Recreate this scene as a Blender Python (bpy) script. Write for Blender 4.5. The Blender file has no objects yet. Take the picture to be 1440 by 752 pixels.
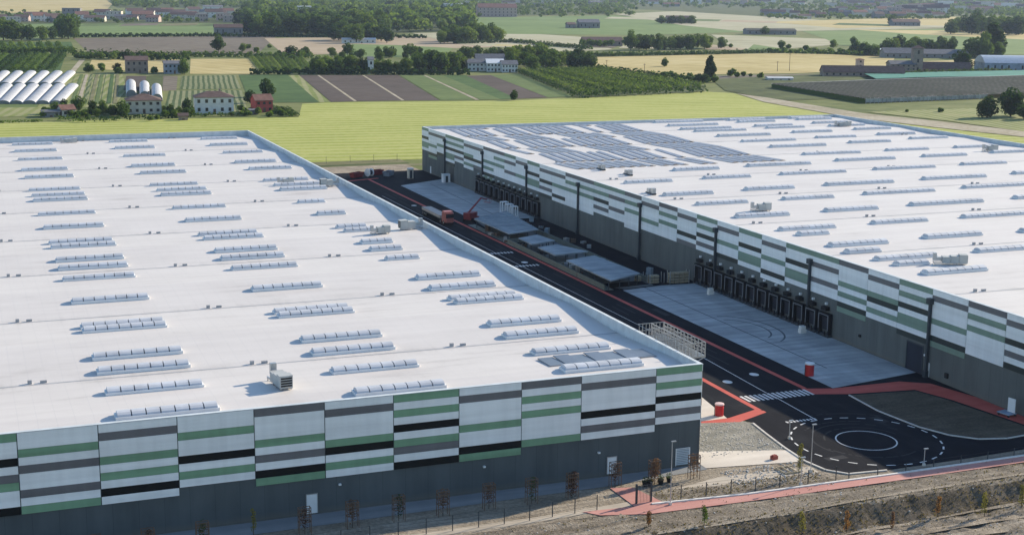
import bpy, bmesh, math, random
from mathutils import Vector, Matrix
random.seed(7)
C = bpy.context.scene
COL = C.collection
# ---------------------------------------------------------------- camera
HC = 62.0; FPX = 1979.74; PITCH = 0.2; ROLL = 0.00985; YAW = 0.3756103
_f = Vector((math.sin(YAW)*math.cos(PITCH), math.cos(YAW)*math.cos(PITCH), -math.sin(PITCH)))
_r = Vector((math.cos(YAW), -math.sin(YAW), 0)); _u = _r.cross(_f)
RT = _r*math.cos(ROLL)+_u*math.sin(ROLL); UP = -_r*math.sin(ROLL)+_u*math.cos(ROLL)
cd = bpy.data.cameras.new('camera'); cam = bpy.data.objects.new('camera', cd); COL.objects.link(cam)
cam.matrix_world = Matrix((RT, UP, -_f)).transposed().to_4x4(); cam.location = (0, 0, HC)
cd.sensor_width = 36; cd.lens = FPX/1440*36; cd.clip_start = 0.5; cd.clip_end = 30000
C.camera = cam
# ---------------------------------------------------------------- light
EL = math.radians(23.2); AZ = math.radians(74.3)
w = bpy.data.worlds.new('World'); C.world = w; w.use_nodes = True
nt = w.node_tree; sk = nt.nodes.new('ShaderNodeTexSky'); sk.sky_type = 'NISHITA'; sk.sun_disc = False
sk.sun_elevation = EL; sk.sun_rotation = AZ; sk.altitude = 100; sk.air_density = 1.3; sk.dust_density = 0.6; sk.ozone_density = 4.2
nt.links.new(sk.outputs[0], nt.nodes['Background'].inputs[0]); nt.nodes['Background'].inputs[1].default_value = 0.125
sd = bpy.data.lights.new('sun', 'SUN'); sd.energy = 5.0; sd.angle = math.radians(0.55); sd.color = (1, .865, .66)
so = bpy.data.objects.new('sun', sd); COL.objects.link(so)
so.rotation_euler = Vector((math.sin(AZ)*math.cos(EL), math.cos(AZ)*math.cos(EL), math.sin(EL))).to_track_quat('Z', 'Y').to_euler()
vs = C.view_settings; vs.view_transform = 'Standard'; vs.look = 'None'; vs.gamma = 1; vs.exposure = 0.68; vs.use_curve_mapping = False
C.cycles.max_bounces = 5; C.cycles.diffuse_bounces = 3; C.cycles.glossy_bounces = 2; C.cycles.volume_bounces = 0
C.cycles.transparent_max_bounces = 6

def G(px, py, z=0.0):
    """ground point (plane at height z) that was measured at this place of the survey picture (1440 wide)"""
    d = RT*((px-720)/FPX)-UP*((py-376)/FPX)+_f
    t = (z-HC)/d.z
    return Vector((d.x*t, d.y*t, z))

# ---------------------------------------------------------------- materials
def rgb(c): return (c[0], c[1], c[2], 1)
class NT:
    def __init__(s, name, rough=.8, spec=.3, metal=0):
        s.m = bpy.data.materials.new(name); s.m.use_nodes = True; s.t = s.m.node_tree
        s.b = s.t.nodes['Principled BSDF']; s.b.inputs['Roughness'].default_value = rough
        s.b.inputs['Specular IOR Level'].default_value = spec; s.b.inputs['Metallic'].default_value = metal
    def n(s, k, **kw):
        o = s.t.nodes.new(k)
        for a, b in kw.items(): setattr(o, a, b)
        return o
    def l(s, a, b): s.t.links.new(a, b)
    def pos(s): return s.n('ShaderNodeNewGeometry').outputs['Position']
    def noise(s, scale, detail=4, vec=None, rough=.55, sx=None):
        o = s.n('ShaderNodeTexNoise'); o.inputs['Scale'].default_value = scale; o.inputs['Detail'].default_value = detail
        o.inputs['Roughness'].default_value = rough
        v = vec or s.pos()
        if sx:
            mp = s.n('ShaderNodeMapping'); mp.inputs['Scale'].default_value = sx; s.l(v, mp.inputs[0]); v = mp.outputs[0]
        s.l(v, o.inputs['Vector']); return o.outputs['Fac']
    def ramp(s, fac, stops):
        o = s.n('ShaderNodeValToRGB'); e = o.color_ramp.elements
        e[0].position, e[0].color = stops[0][0], rgb(stops[0][1]); e[1].position, e[1].color = stops[-1][0], rgb(stops[-1][1])
        for p, c in stops[1:-1]: x = e.new(p); x.color = rgb(c)
        s.l(fac, o.inputs[0]); return o.outputs[0]
    def math(s, op, a, b=None):
        o = s.n('ShaderNodeMath', operation=op)
        for i, v in enumerate((a, b)):
            if v is None: continue
            if isinstance(v, (int, float)): o.inputs[i].default_value = v
            else: s.l(v, o.inputs[i])
        return o.outputs[0]
    def mix(s, fac, a, b, mode='MIX'):
        o = s.n('ShaderNodeMix', data_type='RGBA', blend_type=mode)
        for i, v in ((0, fac), (6, a), (7, b)):
            if isinstance(v, (int, float)): o.inputs[i].default_value = v
            elif isinstance(v, tuple): o.inputs[i].default_value = rgb(v)
            else: s.l(v, o.inputs[i])
        return o.outputs[2]
    def bump(s, h, d=.1, st=.5):
        o = s.n('ShaderNodeBump'); o.inputs['Distance'].default_value = d; o.inputs['Strength'].default_value = st
        s.l(h, o.inputs['Height']); s.l(o.outputs[0], s.b.inputs['Normal'])
    def col(s, c):
        if isinstance(c, tuple): s.b.inputs['Base Color'].default_value = rgb(c)
        else: s.l(c, s.b.inputs['Base Color'])
        return s.m
MC = {}
def plain(name, c, rough=.6, spec=.3, metal=0, var=.12, sc=.6):
    k = (name, c)
    if k in MC: return MC[k]
    m = NT(name, rough, spec, metal)
    n = m.noise(sc, 5)
    d = tuple(max(0, x*(1-var)) for x in c); e = tuple(min(1, x*(1+var)) for x in c)
    MC[k] = m.col(m.ramp(n, [(.3, d), (.7, e)])); return MC[k]
def field(name, a, b, c3=None, period=0, ang=0, rowc=None, rowmix=.6, patch=.02, duty=.5, fine=.4):
    """a, b patchy crop colours; rows of colour rowc, period metres apart, running at compass angle ang"""
    m = NT(name, .95, .1)
    n1 = m.noise(patch, 6, rough=.65)
    n2 = m.noise(fine, 3)
    n0 = m.noise(.06, 6, sx=(.35, 1, 1), rough=.7); nn = m.math('ADD', m.math('MULTIPLY', n1, .4), m.math('ADD', m.math('MULTIPLY', n2, .3), m.math('MULTIPLY', n0, .3)))
    col = m.ramp(nn, [(.4, a), (.6, b)] if c3 is None else [(.40, a), (.5, b), (.60, c3)])
    if period:
        dx, dy = math.cos(ang), math.sin(ang)   # direction across the rows
        v = m.n('ShaderNodeVectorMath', operation='DOT_PRODUCT'); m.l(m.pos(), v.inputs[0]); v.inputs[1].default_value = (dx, dy, 0)
        wob = m.math('MULTIPLY', m.noise(.03, 2), period*.5)
        ph = m.math('MULTIPLY', m.math('ADD', v.outputs['Value'], wob), 2*math.pi/period)
        sn = m.math('SINE', ph)
        fac = m.n('ShaderNodeMapRange'); m.l(sn, fac.inputs[0]); t = 1-2*duty
        fac.inputs[1].default_value = t-.35; fac.inputs[2].default_value = t+.35
        fac.inputs[3].default_value = 0; fac.inputs[4].default_value = rowmix
        f2 = m.math('MULTIPLY', fac.outputs[0], m.math('ADD', n2, .45))
        col = m.mix(f2, col, rowc)
    m.bump(n2, .3, .4)
    return m.col(col)

def roof_mat():
    m = NT('white_roof_membrane', .55, .35)
    n = m.noise(.05, 6, rough=.7); n2 = m.noise(.5, 4, sx=(.15, 1, 1)); n3 = m.noise(2.5, 3)
    base = m.ramp(m.math('ADD', m.math('MULTIPLY', n, .5), m.math('MULTIPLY', n2, .5)), [(.32, (.48, .445, .42)), (.42, (.575, .54, .515)), (.54, (.61, .575, .55)), (.70, (.645, .61, .585))])
    # welded sheet joints every two metres
    sx = m.n('ShaderNodeSeparateXYZ'); m.l(m.pos(), sx.inputs[0])
    fr = m.math('FRACT', m.math('DIVIDE', sx.outputs[0], 2.05)); ln = m.math('LESS_THAN', fr, .04)
    col = m.mix(m.math('MULTIPLY', ln, .22), base, (.42, .42, .43))
    # dirt washed towards the valley gutters
    t = m.math('FRACT', m.math('DIVIDE', m.math('SUBTRACT', sx.outputs[1], 180.0), 34.6))
    v = m.math('POWER', m.math('ABSOLUTE', m.math('SUBTRACT', m.math('MULTIPLY', t, 2.0), 1.0)), 14.0)
    st = m.noise(1.0, 5, sx=(.35, .03, 1), rough=.7)
    stm = m.n('ShaderNodeMapRange'); m.l(st, stm.inputs[0]); stm.inputs[1].default_value = .45; stm.inputs[2].default_value = .7; stm.inputs[4].default_value = .55
    col = m.mix(m.math('MULTIPLY', v, stm.outputs[0]), col, (.30, .28, .25))
    pt = m.noise(.09, 7, rough=.75); pm = m.n('ShaderNodeMapRange'); m.l(pt, pm.inputs[0]); pm.inputs[1].default_value = .60; pm.inputs[2].default_value = .68; pm.inputs[4].default_value = .22
    col = m.mix(pm.outputs[0], col, (.40, .38, .35))
    m.bump(m.math('ADD', n2, m.math('MULTIPLY', n3, .25)), .04, .35)
    return m.col(col)
def asphalt():
    m = NT('fresh_black_asphalt', .85, .06)
    n = m.noise(.12, 6, rough=.65); n2 = m.noise(3, 4); n3 = m.noise(.35, 4, sx=(1, .12, 1))
    c = m.ramp(m.math('ADD', m.math('MULTIPLY', n, .6), m.math('MULTIPLY', n3, .4)), [(.32, (.0045, .0055, .010)), (.5, (.0075, .009, .0145)), (.60, (.014, .0155, .021)), (.72, (.040, .040, .044))])
    m.bump(n2, .02, .4); return m.col(c)
def concrete(name, a, b, lane=True):
    m = NT(name, .8, .3)
    n = m.noise(.12, 6, rough=.7); n2 = m.noise(.5, 5, sx=(.12, 1.2, 1)); n3 = m.noise(.3, 5, sx=(1, .1, 1))
    f = m.math('ADD', m.math('MULTIPLY', n, .3), m.math('ADD', m.math('MULTIPLY', n2, .45), m.math('MULTIPLY', n3, .25)))
    c = m.ramp(f, [(.36, a), (.52, tuple((x+y)/2 for x, y in zip(a, b))), (.64, b)])
    m.bump(m.noise(6, 3), .01, .4); return m.col(c)
def soil(name, a, b, c):
    m = NT(name, .97, .1)
    n = m.noise(.25, 8, rough=.7); n2 = m.noise(2.2, 6, rough=.7); n3 = m.noise(.6, 5, sx=(1, .12, 1) if name == 'weedy_dark_bank' else (.12, 1, 1))
    f = m.math('ADD', m.math('MULTIPLY', n, .35), m.math('ADD', m.math('MULTIPLY', n2, .35), m.math('MULTIPLY', n3, .3)))
    m.bump(n2, .35, .8); return m.col(m.ramp(f, [(.38, a), (.5, b), (.62, c)]))
def sheetmetal(name, c, var, rough=.45):
    m = NT(name, rough, .35)
    n = m.noise(1.0, 4, sx=(.03, .03, .9)); n2 = m.noise(1.0, 3, sx=(.9, .9, .08))
    f = m.math('ADD', m.math('MULTIPLY', n, .65), m.math('MULTIPLY', n2, .35))
    sz = m.n('ShaderNodeSeparateXYZ'); m.l(m.pos(), sz.inputs[0])
    rib = m.math('SINE', m.math('MULTIPLY', sz.outputs[2], 2*math.pi/.155)); m.bump(rib, .012, .35)
    return m.col(m.ramp(f, [(.36, tuple(x*(1-var) for x in c)), (.62, tuple(min(1, x*(1+var)) for x in c))]))
def wallmat(name, c, var=.2):
    m = NT(name, .85, .25)
    n = m.noise(1.0, 6, sx=(.5, .5, .06)); n2 = m.noise(.12, 6)
    f = m.math('ADD', m.math('MULTIPLY', n, .55), m.math('MULTIPLY', n2, .45))
    v = m.n('ShaderNodeSeparateXYZ'); m.l(m.pos(), v.inputs[0])
    jl = m.math('LESS_THAN', m.math('FRACT', m.math('DIVIDE', m.math('ADD', v.outputs[0], v.outputs[1]), 2.86)), .018)
    low = m.n('ShaderNodeMapRange'); m.l(m.math('ADD', v.outputs[2], m.math('MULTIPLY', n, .8)), low.inputs[0]); low.inputs[1].default_value = .5; low.inputs[2].default_value = 1.3; low.inputs[3].default_value = .35; low.inputs[4].default_value = 0
    col = m.ramp(f, [(.34, tuple(x*(1-var) for x in c)), (.64, tuple(x*(1+var) for x in c))])
    col = m.mix(m.math('MULTIPLY', jl, .45), col, (.03, .035, .04))
    col = m.mix(low.outputs[0], col, (.17, .15, .12))
    return m.col(col)
def leafmat(name, a, b):
    m = NT(name, .85, .15)
    oi = m.n('ShaderNodeObjectInfo'); n = m.noise(.35, 3)
    c = m.ramp(m.math('ADD', m.math('MULTIPLY', n, .5), m.math('MULTIPLY', oi.outputs['Random'], .5)), [(.35, a), (.65, b)])
    m.col(c)
    tr = m.n('ShaderNodeBsdfTranslucent'); mx = m.n('ShaderNodeMixShader'); mx.inputs[0].default_value = .5
    m.l(m.mix(1.0, c, (1.0, 1.0, .55), 'MULTIPLY'), tr.inputs[0]); m.l(m.b.outputs[0], mx.inputs[1]); m.l(tr.outputs[0], mx.inputs[2])
    m.l(mx.outputs[0], m.t.nodes['Material Output'].inputs['Surface']); return m.m

M = dict(
    roof=roof_mat(), asphalt=asphalt(),
    yard=concrete('pale_yard_concrete', (.21, .22, .23), (.53, .55, .56)),
    apron=concrete('cream_apron_concrete', (.50, .45, .39), (.66, .60, .53)),
    canopyroof=concrete('pale_canopy_roof', (.17, .20, .22), (.40, .44, .47)),
    pwall=wallmat('dark_precast_wall', (.085, .098, .105)),
    pwallB=wallmat('grey_green_precast_wall', (.118, .128, .124)),
    W=sheetmetal('white_panel', (.80, .81, .82), .10),
    Gc=sheetmetal('green_panel', (.18, .32, .205), .14),
    D=sheetmetal('grey_panel', (.14, .138, .148), .14),
    K=plain('black_panel', (.006, .008, .009), .5, .15, 0, .2, .2),
    metal=plain('galvanised_steel', (.42, .43, .44), .4, .5, .6, .1),
    dmetal=plain('dark_painted_steel', (.035, .045, .055), .5, .4, 0, .1),
    wpaint=plain('white_painted_metal', (.72, .73, .74), .45, .4, 0, .06),
    wline=plain('white_road_paint', (.62, .62, .62), .7, .2, 0, .2, 2),
    redp=concrete('red_painted_concrete', (.42, .06, .045), (.56, .12, .09)),
    pinkp=concrete('faded_red_path', (.40, .18, .155), (.54, .28, .245)),
    redm=plain('red_painted_steel', (.48, .02, .025), .4, .5, 0, .1),
    redd=plain('dark_red_machine_paint', (.22, .03, .035), .5, .4),
    kerb=plain('pale_kerbstone', (.55, .52, .48), .8, .2, 0, .15, 2),
    black=plain('black_rubber', (.008, .008, .01), .6, .3),
    dock=plain('dark_dock_curtain', (.006, .007, .010), .7, .25),
    glass=plain('dark_window_glass', (.02, .025, .03), .15, .6),
    sky_light=plain('milky_skylight_plastic', (.50, .52, .56), .5, .35, 0, .16, .3),
    solar=plain('sky_sheen_solar_glass', (.36, .37, .41), .4, .5, 0, .15, .6),  # bright sky reflection put into the pale base colour of the glass
    frame=plain('pale_aluminium_frame', (.5, .51, .53), .35, .5, .5),
    wood=plain('weathered_brown_wood', (.13, .085, .06), .9, .2),
    bark=plain('grey_brown_bark', (.085, .065, .05), .95, .1),
    kerbw=plain('white_path_kerb', (.68, .66, .63), .8, .2, 0, .12, 2),
    bed=soil('dark_bed_soil', (.060, .048, .036), (.095, .078, .058), (.145, .12, .09)),
    dirt=soil('trodden_brown_dirt', (.16, .132, .10), (.28, .24, .19), (.44, .385, .315)),
    scrub=soil('rough_dry_grass', (.095, .08, .06), (.20, .172, .138), (.38, .335, .275)),
    bank=soil('weedy_dark_bank', (.045, .04, .03), (.095, .08, .062), (.17, .145, .115)),
    gravel=soil('pale_gravel', (.17, .165, .145), (.25, .24, .21), (.36, .34, .30)),
    blueW=plain('blue_grey_plastic_sheet', (.22, .27, .34), .6, .3, 0, .3, .3),
    tunnel=plain('white_polytunnel_film', (.52, .52, .53), .55, .3, 0, .14, .3),
    net=field('dark_hail_net', (.07, .072, .072), (.10, .10, .095), (.13, .13, .12), 5.5, 1.25, (.035, .05, .035), .9, .02, fine=.15),
    netside=plain('pale_net_edge', (.33, .34, .33), .9, .1, 0, .3, .3),
    turq=plain('turquoise_net', (.045, .20, .155), .8, .2, 0, .2, .1),
    brick=plain('brown_brick_wall', (.27, .215, .18), .9, .2),
    tile=plain('brown_tiled_roof', (.125, .085, .075), .9, .2, 0, .25, .5),
    tile2=plain('red_tiled_roof', (.19, .105, .085), .9, .2, 0, .25, .5),
    tile3=plain('grey_roof_sheet', (.14, .145, .16), .8, .2, 0, .2, .5),
    cream=plain('cream_plaster', (.55, .50, .42), .9, .2), white=plain('white_plaster', (.66, .64, .60), .9, .2),
    pinkw=plain('pink_plaster', (.43, .335, .29), .9, .2), greyw=plain('grey_plaster', (.22, .215, .21), .9, .2), redw=plain('red_plaster', (.36, .075, .065), .9, .2),
    leafD=leafmat('dark_green_leaves', (.028, .062, .017), (.095, .155, .036)),
    leafM=leafmat('mid_green_leaves', (.058, .105, .022), (.145, .21, .045)),
    leafL=leafmat('light_green_leaves', (.07, .12, .03), (.14, .20, .05)),
    leafY=leafmat('yellow_green_leaves', (.13, .13, .035), (.24, .22, .06)),
    leafO=leafmat('rusty_orange_leaves', (.16, .085, .04), (.27, .145, .07)),
    leafR=leafmat('reddish_brown_leaves', (.085, .045, .035), (.20, .12, .09)),
)
# ---------------------------------------------------------------- mesh helper
class MB:
    def __init__(s): s.v = []; s.f = []; s.mi = []
    def face(s, pts, m=0):
        i = len(s.v); s.v += [tuple(p) for p in pts]; s.f.append(tuple(range(i, i+len(pts)))); s.mi.append(m)
    def box(s, x0, x1, y0, y1, z0, z1, m=0):
        i = len(s.v)
        s.v += [(x0, y0, z0), (x1, y0, z0), (x1, y1, z0), (x0, y1, z0), (x0, y0, z1), (x1, y0, z1), (x1, y1, z1), (x0, y1, z1)]
        for q in ((3, 2, 1, 0), (4, 5, 6, 7), (0, 1, 5, 4), (1, 2, 6, 5), (2, 3, 7, 6), (3, 0, 4, 7)): s.f.append(tuple(i+k for k in q)); s.mi.append(m)
        return s
    def tube(s, a, b, r, n=6, r2=None, m=0, cap=True):
        a, b = Vector(a), Vector(b); d = (b-a)
        if d.length < 1e-6: return s
        q = d.to_track_quat('Z', 'Y'); r2 = r if r2 is None else r2; i = len(s.v)
        for c, rr in ((a, r), (b, r2)):
            for k in range(n):
                t = 2*math.pi*k/n; s.v.append(tuple(c+q @ Vector((math.cos(t)*rr, math.sin(t)*rr, 0))))
        for k in range(n): s.f.append((i+k, i+(k+1) % n, i+n+(k+1) % n, i+n+k)); s.mi.append(m)
        if cap: s.f.append(tuple(i+n+k for k in range(n))); s.mi.append(m); s.f.append(tuple(i+n-1-k for k in range(n))); s.mi.append(m)
        return s
    def lathe(s, prof, n=16, m=0, x=0, y=0):
        i = len(s.v)
        for r, z in prof:
            for k in range(n): t = 2*math.pi*k/n; s.v.append((x+r*math.cos(t), y+r*math.sin(t), z))
        for j in range(len(prof)-1):
            for k in range(n): s.f.append((i+j*n+k, i+j*n+(k+1) % n, i+(j+1)*n+(k+1) % n, i+(j+1)*n+k)); s.mi.append(m)
        s.f.append(tuple(i+(len(prof)-1)*n+k for k in range(n))); s.mi.append(m); return s
    def prism(s, pts, z0, z1, m=0):
        n = len(pts); i = len(s.v)
        s.v += [(p[0], p[1], z0) for p in pts]+[(p[0], p[1], z1) for p in pts]
        s.f.append(tuple(i+n+k for k in range(n))); s.mi.append(m); s.f.append(tuple(i+n-1-k for k in range(n))); s.mi.append(m)
        for k in range(n): s.f.append((i+k, i+(k+1) % n, i+n+(k+1) % n, i+n+k)); s.mi.append(m)
        return s
    def mesh(s, name, mats):
        me = bpy.data.meshes.new(name); me.from_pydata(s.v, [], s.f); me.validate()
        if not isinstance(mats, (list, tuple)): mats = [mats]
        for m in mats: me.materials.append(m)
        if len(mats) > 1: me.polygons.foreach_set('material_index', s.mi)
        return me
    def build(s, name, mats, parent=None, loc=(0, 0, 0), rz=0):
        return link(name, s.mesh(name, mats), parent, loc, rz)
def link(name, me, parent=None, loc=(0, 0, 0), rz=0):
    o = bpy.data.objects.new(name, me); COL.objects.link(o); o.location = loc; o.rotation_euler = (0, 0, rz)
    if parent: o.parent = parent
    return o
def tag(o, label, cat, group=None, kind=None):
    o['label'] = label; o['category'] = cat
    if group: o['group'] = group
    if kind: o['kind'] = kind
    return o
def thing(name, label, cat, loc=(0, 0, 0), rz=0, group=None):
    o = bpy.data.objects.new(name, None); COL.objects.link(o); o.location = loc; o.rotation_euler = (0, 0, rz); o.empty_display_size = .1
    return tag(o, label, cat, group)
def dup(root, loc, rz=0, sc=None, label=None, group=None):
    r = root.copy(); COL.objects.link(r); r.location = loc; r.rotation_euler = (0, 0, rz)
    if sc: r.scale = sc
    if label: r['label'] = label
    if group: r['group'] = group
    for ch in list(root.children):
        c = ch.copy(); COL.objects.link(c); c.parent = r
        for g in list(ch.children):
            d = g.copy(); COL.objects.link(d); d.parent = c
    return r
def sheet(name, pts, z, mat, kind='structure'):
    """flat ground sheet through px/py corner points measured on the ground, or world xy when world=True"""
    m = MB(); m.face([(p[0], p[1], z) for p in pts]); o = m.build(name, mat)
    n = o.data.polygons[0].normal
    if n.z < 0: o.data.flip_normals()
    o['kind'] = kind; return o
def P(*pp): return [tuple(G(a, b)[:2]) for a, b in pp]

# ================================================================ GROUND
gm = field('open_farmland', (.10, .125, .045), (.17, .18, .07), (.24, .22, .11), patch=.004, fine=.05)
sheet('ground', [(-3000, -400), (9000, -400), (9000, 12000), (-3000, 12000)], -2.6, gm)
# raised site platform the warehouses stand on (top is ground level 0), rough ground in front of it
EMB = [(-60, 136.6), (40, 136.4), (88, 136.3), (125, 136.6), (180, 138)]
def terrain(name, x0, x1, y0, y1, nx, ny, zf, mat):
    m = MB(); 
    for j in range(ny+1):
        for i in range(nx+1):
            x = x0+(x1-x0)*i/nx; y = y0+(y1-y0)*j/ny; m.v.append((x, y, zf(x, y)))
    for j in range(ny):
        for i in range(nx): a = j*(nx+1)+i; m.f.append((a, a+1, a+nx+2, a+nx+1)); m.mi.append(0)
    o = m.build(name, mat); o['kind'] = 'structure'
    for p in o.data.polygons: p.use_smooth = True
    return o
from mathutils import noise as mn
def hz(x, y):
    # platform edge, weedy slope, lower terrace with vehicle tracks
    e = 136.6+.6*mn.noise(Vector((x*.08, 3, 0)))
    t = max(0, min(1, (e-y)/3.4)); s = t*t*(3-2*t)
    z = -.06-1.9*s+.2*mn.noise(Vector((x*.35, y*.5, 0)))*(.6+1.5*s)+.13*mn.noise(Vector((x*1.1, y*1.5, 4)))*(.5+s)+(.18*mn.noise(Vector((x*1.6, y*.3, 9))) if 0 < t < 1 else 0)
    return z
sl = terrain('slope', -60, 230, 95, 143.2, 560, 170, hz, M['scrub'])
sl.data.materials.append(M['bank'])
for p in sl.data.polygons:
    if 132.9 < p.center.y-.5*mn.noise(Vector((p.center.x*.2, 8, 0))) < 136.2: p.material_index = 1
# big farmland sheet at platform level behind and beside the site
base = field('meadow_base', (.085, .115, .035), (.15, .17, .06), (.20, .20, .085), patch=.006, fine=.06)
sheet('terrain', [(-900, 143.2), (600, 143.2), (6000, 1000), (9000, 9000), (-2500, 9000)], -.10, base)
sheet('dirt_ground', [(101, 143.2), (230, 143.2), (230, 151), (143.5, 151), (101, 152)], -.045, M['dirt'])
sheet('dirt_ground', [(-60, 143.2), (101, 143.2), (101, 171), (88, 171), (88, 156), (-60, 156)], -.05, M['dirt'])

F = {}
F['lawn'] = field('bright_mown_meadow', (.235, .27, .055), (.29, .32, .075), (.38, .385, .125), 9.5, math.radians(84), (.40, .41, .15), .8, .02)
sheet('field', P((-260, 180), (0, 173), (85, 171), (170, 168), (300, 166), (420, 164.5), (425, 146), (461, 144), (720, 141.5), (993, 129), (1030, 131), (1085, 143), (1145, 154), (1300, 176), (1900, 240))+[(1000, 200), (320, 200), (310, 474), (-300, 480)], -.06, F['lawn'])
wheat = field('ripe_wheat', (.36, .29, .12), (.46, .38, .18), (.52, .44, .24), 14, .3, (.30, .25, .10), .3, .006, fine=.05)
pale = field('pale_stubble', (.30, .29, .19), (.40, .38, .26), (.47, .44, .33), 22, .9, (.28, .27, .16), .5, .004, fine=.03)
green = field('green_crop', (.095, .155, .05), (.135, .20, .07), (.17, .235, .09), 24, 1.2, (.19, .24, .09), .45, .006, fine=.04)
brown = field('ploughed_brown_field', (.10, .082, .066), (.14, .115, .095), (.175, .15, .12), 9, 2.4, (.20, .18, .13), .6, .01, fine=.08)
dbrown = field('dark_ploughed_soil', (.075, .060, .052), (.10, .08, .07), (.12, .098, .088), 3, .65, (.06, .05, .042), .5, .02, fine=.2)
bean = field('green_vegetable_rows', (.055, .10, .030), (.085, .14, .040), (.12, .175, .055), 3.2, .65, (.16, .18, .08), .7, .02, fine=.2)
dgreen = field('dark_green_crop', (.045, .088, .030), (.07, .125, .04), (.10, .16, .05), 7, .65, (.05, .085, .03), .5, .02, fine=.1)
grass = field('grass_with_mown_rows', (.13, .165, .05), (.18, .215, .065), (.24, .25, .10), 5, -.2, (.30, .29, .16), .7, .02, fine=.1)
peach = field('bare_pinkish_field', (.30, .235, .165), (.38, .30, .215), (.42, .34, .25), 15, .8, (.33, .28, .16), .4, .008, fine=.06)
track = field('pale_farm_track', (.26, .23, .16), (.34, .30, .22), (.42, .38, .30), patch=.05)
verge = field('olive_verge', (.12, .125, .055), (.17, .165, .085), (.23, .21, .13), patch=.03, fine=.3)
scrubf = field('dark_weedy_margin', (.045, .06, .025), (.075, .095, .035), (.11, .13, .05), patch=.02, fine=.15)
seedling = field('striped_seedling_rows', (.15, .165, .085), (.20, .215, .11), (.25, .25, .15), 3.1, -.16, (.05, .085, .03), .95, .02, duty=.45, fine=.2)
fz = [-.05]
def fld(name, mat, *pp):
    fz[0] += .004
    return sheet(name, P(*pp), fz[0], mat)
fld('field', wheat, (-300, -2), (230, -2), (162, 2), (150, 14), (0, 19), (-300, 28))
fld('field', green, (-200, 36), (110, 33), (326, 28), (305, 49), (108, 52), (-200, 60))
fld('field', brown, (103, 54), (300, 51), (390, 50), (360, 78), (125, 75))
fld('field', peach, (372, 54), (450, 53), (560, 56), (565, 62), (470, 76), (400, 78))
fld('field', green, (495, 62), (640, 66), (620, 82), (480, 80))
fld('field', peach, (540, 50), (700, 55), (720, 66), (640, 68), (545, 63))
fld('field', dgreen, (-300, 62), (100, 59), (106, 73), (-300, 76))
fld('field', dgreen, (-300, 78), (93, 76), (84, 101), (-300, 104))
fld('field', wheat, (129, 84), (256, 84), (250, 103), (124, 97))
fld('field', wheat, (268, 83), (349, 83), (366, 104), (267, 104))
fld('path', track, (112, 84), (120, 84), (104, 103), (96, 103))
fld('field', grass, (100, 104), (172, 104), (178, 126), (160, 150), (52, 152), (84, 103))
fld('field', bean, (-200, 104), (84, 102), (50, 152), (-200, 156))
fld('field', grass, (-200, 153), (58, 151), (60, 163), (-200, 170))
fld('field', dbrown, (178, 107), (206, 107), (203, 128), (174, 127))
fld('field', scrubf, (207, 107), (229, 107), (227, 128), (204, 128))
fld('field', brown, (230, 107), (250, 107), (248, 127), (228, 128))
fld('field', seedling, (256, 107), (331, 106), (339, 125), (253, 126))
fld('field', seedling, (238, 128), (340, 127), (350, 162), (230, 162))
fld('field', dgreen, (336, 106), (410, 105), (452, 144), (352, 145))
fld('field', grass, (405, 106), (420, 105.5), (464, 144), (449, 144.5))
fld('field', dbrown, (421, 106), (446, 106), (498, 142.6), (466, 143.6))
fld('field', track, (446, 106), (449, 106), (502, 142.5), (498, 142.6))
fld('field', dbrown, (449, 106), (509, 106), (565, 141.5), (502, 142.5))
fld('field', track, (509, 106), (512, 106), (569, 141.5), (565, 141.5))
fld('field', dbrown, (512, 106), (560, 106), (618, 141.3), (569, 141.5))
fld('field', bean, (562, 106), (595, 106), (668, 140.8), (620, 141.2))
fld('field', track, (595, 106), (598, 106), (674, 140.6), (669, 140.8))
fld('field', bean, (598, 106), (622, 106), (704, 140), (675, 140.5))
fld('field', dgreen, (622, 106), (656, 106), (726, 139), (704, 140))
fld('field', dbrown, (656, 107), (690, 106), (770, 137.5), (727, 139))
fld('field', bean, (690, 106), (728, 104), (812, 136), (771, 137.5))
fld('field', scrubf, (728, 101), (831, 97), (925, 109), (992, 121), (990, 129), (812, 138))
fld('field', wheat, (826, 81), (1000, 77), (1180, 73.5), (1258, 82), (1250, 97), (1130, 103), (1000, 105), (925, 108), (835, 96))
fld('field', scrubf, (830, 78), (1080, 73), (1258, 75), (1262, 81), (1180, 73.8), (1000, 77), (826, 80.5))
fld('field', pale, (560, 42), (700, 45), (815, 52), (862, 70), (792, 73), (640, 62))
fld('field', green, (620, 26), (862, 22), (1000, 33), (1060, 45), (900, 50), (700, 48))
fld('field', pale, (864, 20), (1000, 14), (1250, 38), (1330, 40), (1125, 44), (1040, 44), (960, 36))
fld('field', pale, (1000, 49), (1160, 55), (1190, 62), (1080, 71), (1035, 70))
fld('field', wheat, (1080, 31), (1250, 26), (1345, 24), (1330, 37), (1180, 40))
fld('field', green, (1128, 44), (1330, 41), (1500, 52), (1700, 60), (1700, 82), (1410, 77), (1180, 64), (1160, 55))
fld('field', wheat, (1200, 42), (1420, 44), (1700, 52), (1700, 58), (1440, 56), (1280, 48))
fld('field', wheat, (1270, 88), (1386, 83), (1400, 92), (1275, 95))
fld('field', brown, (1000, 107), (1160, 104), (1230, 117), (1080, 122), (1012, 116))
fld('field', scrubf, (1000, 112), (1240, 100), (1700, 96), (1700, 130), (1440, 129), (1100, 142), (1020, 128))
fld('path', track, (1036, 132), (1080, 138), (1215, 160), (1330, 172), (1560, 200), (1560, 206), (1320, 180), (1200, 166), (1075, 144))
fld('field', grass, (1218, 158), (1385, 152), (1700, 165), (1700, 222), (1330, 170))
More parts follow.
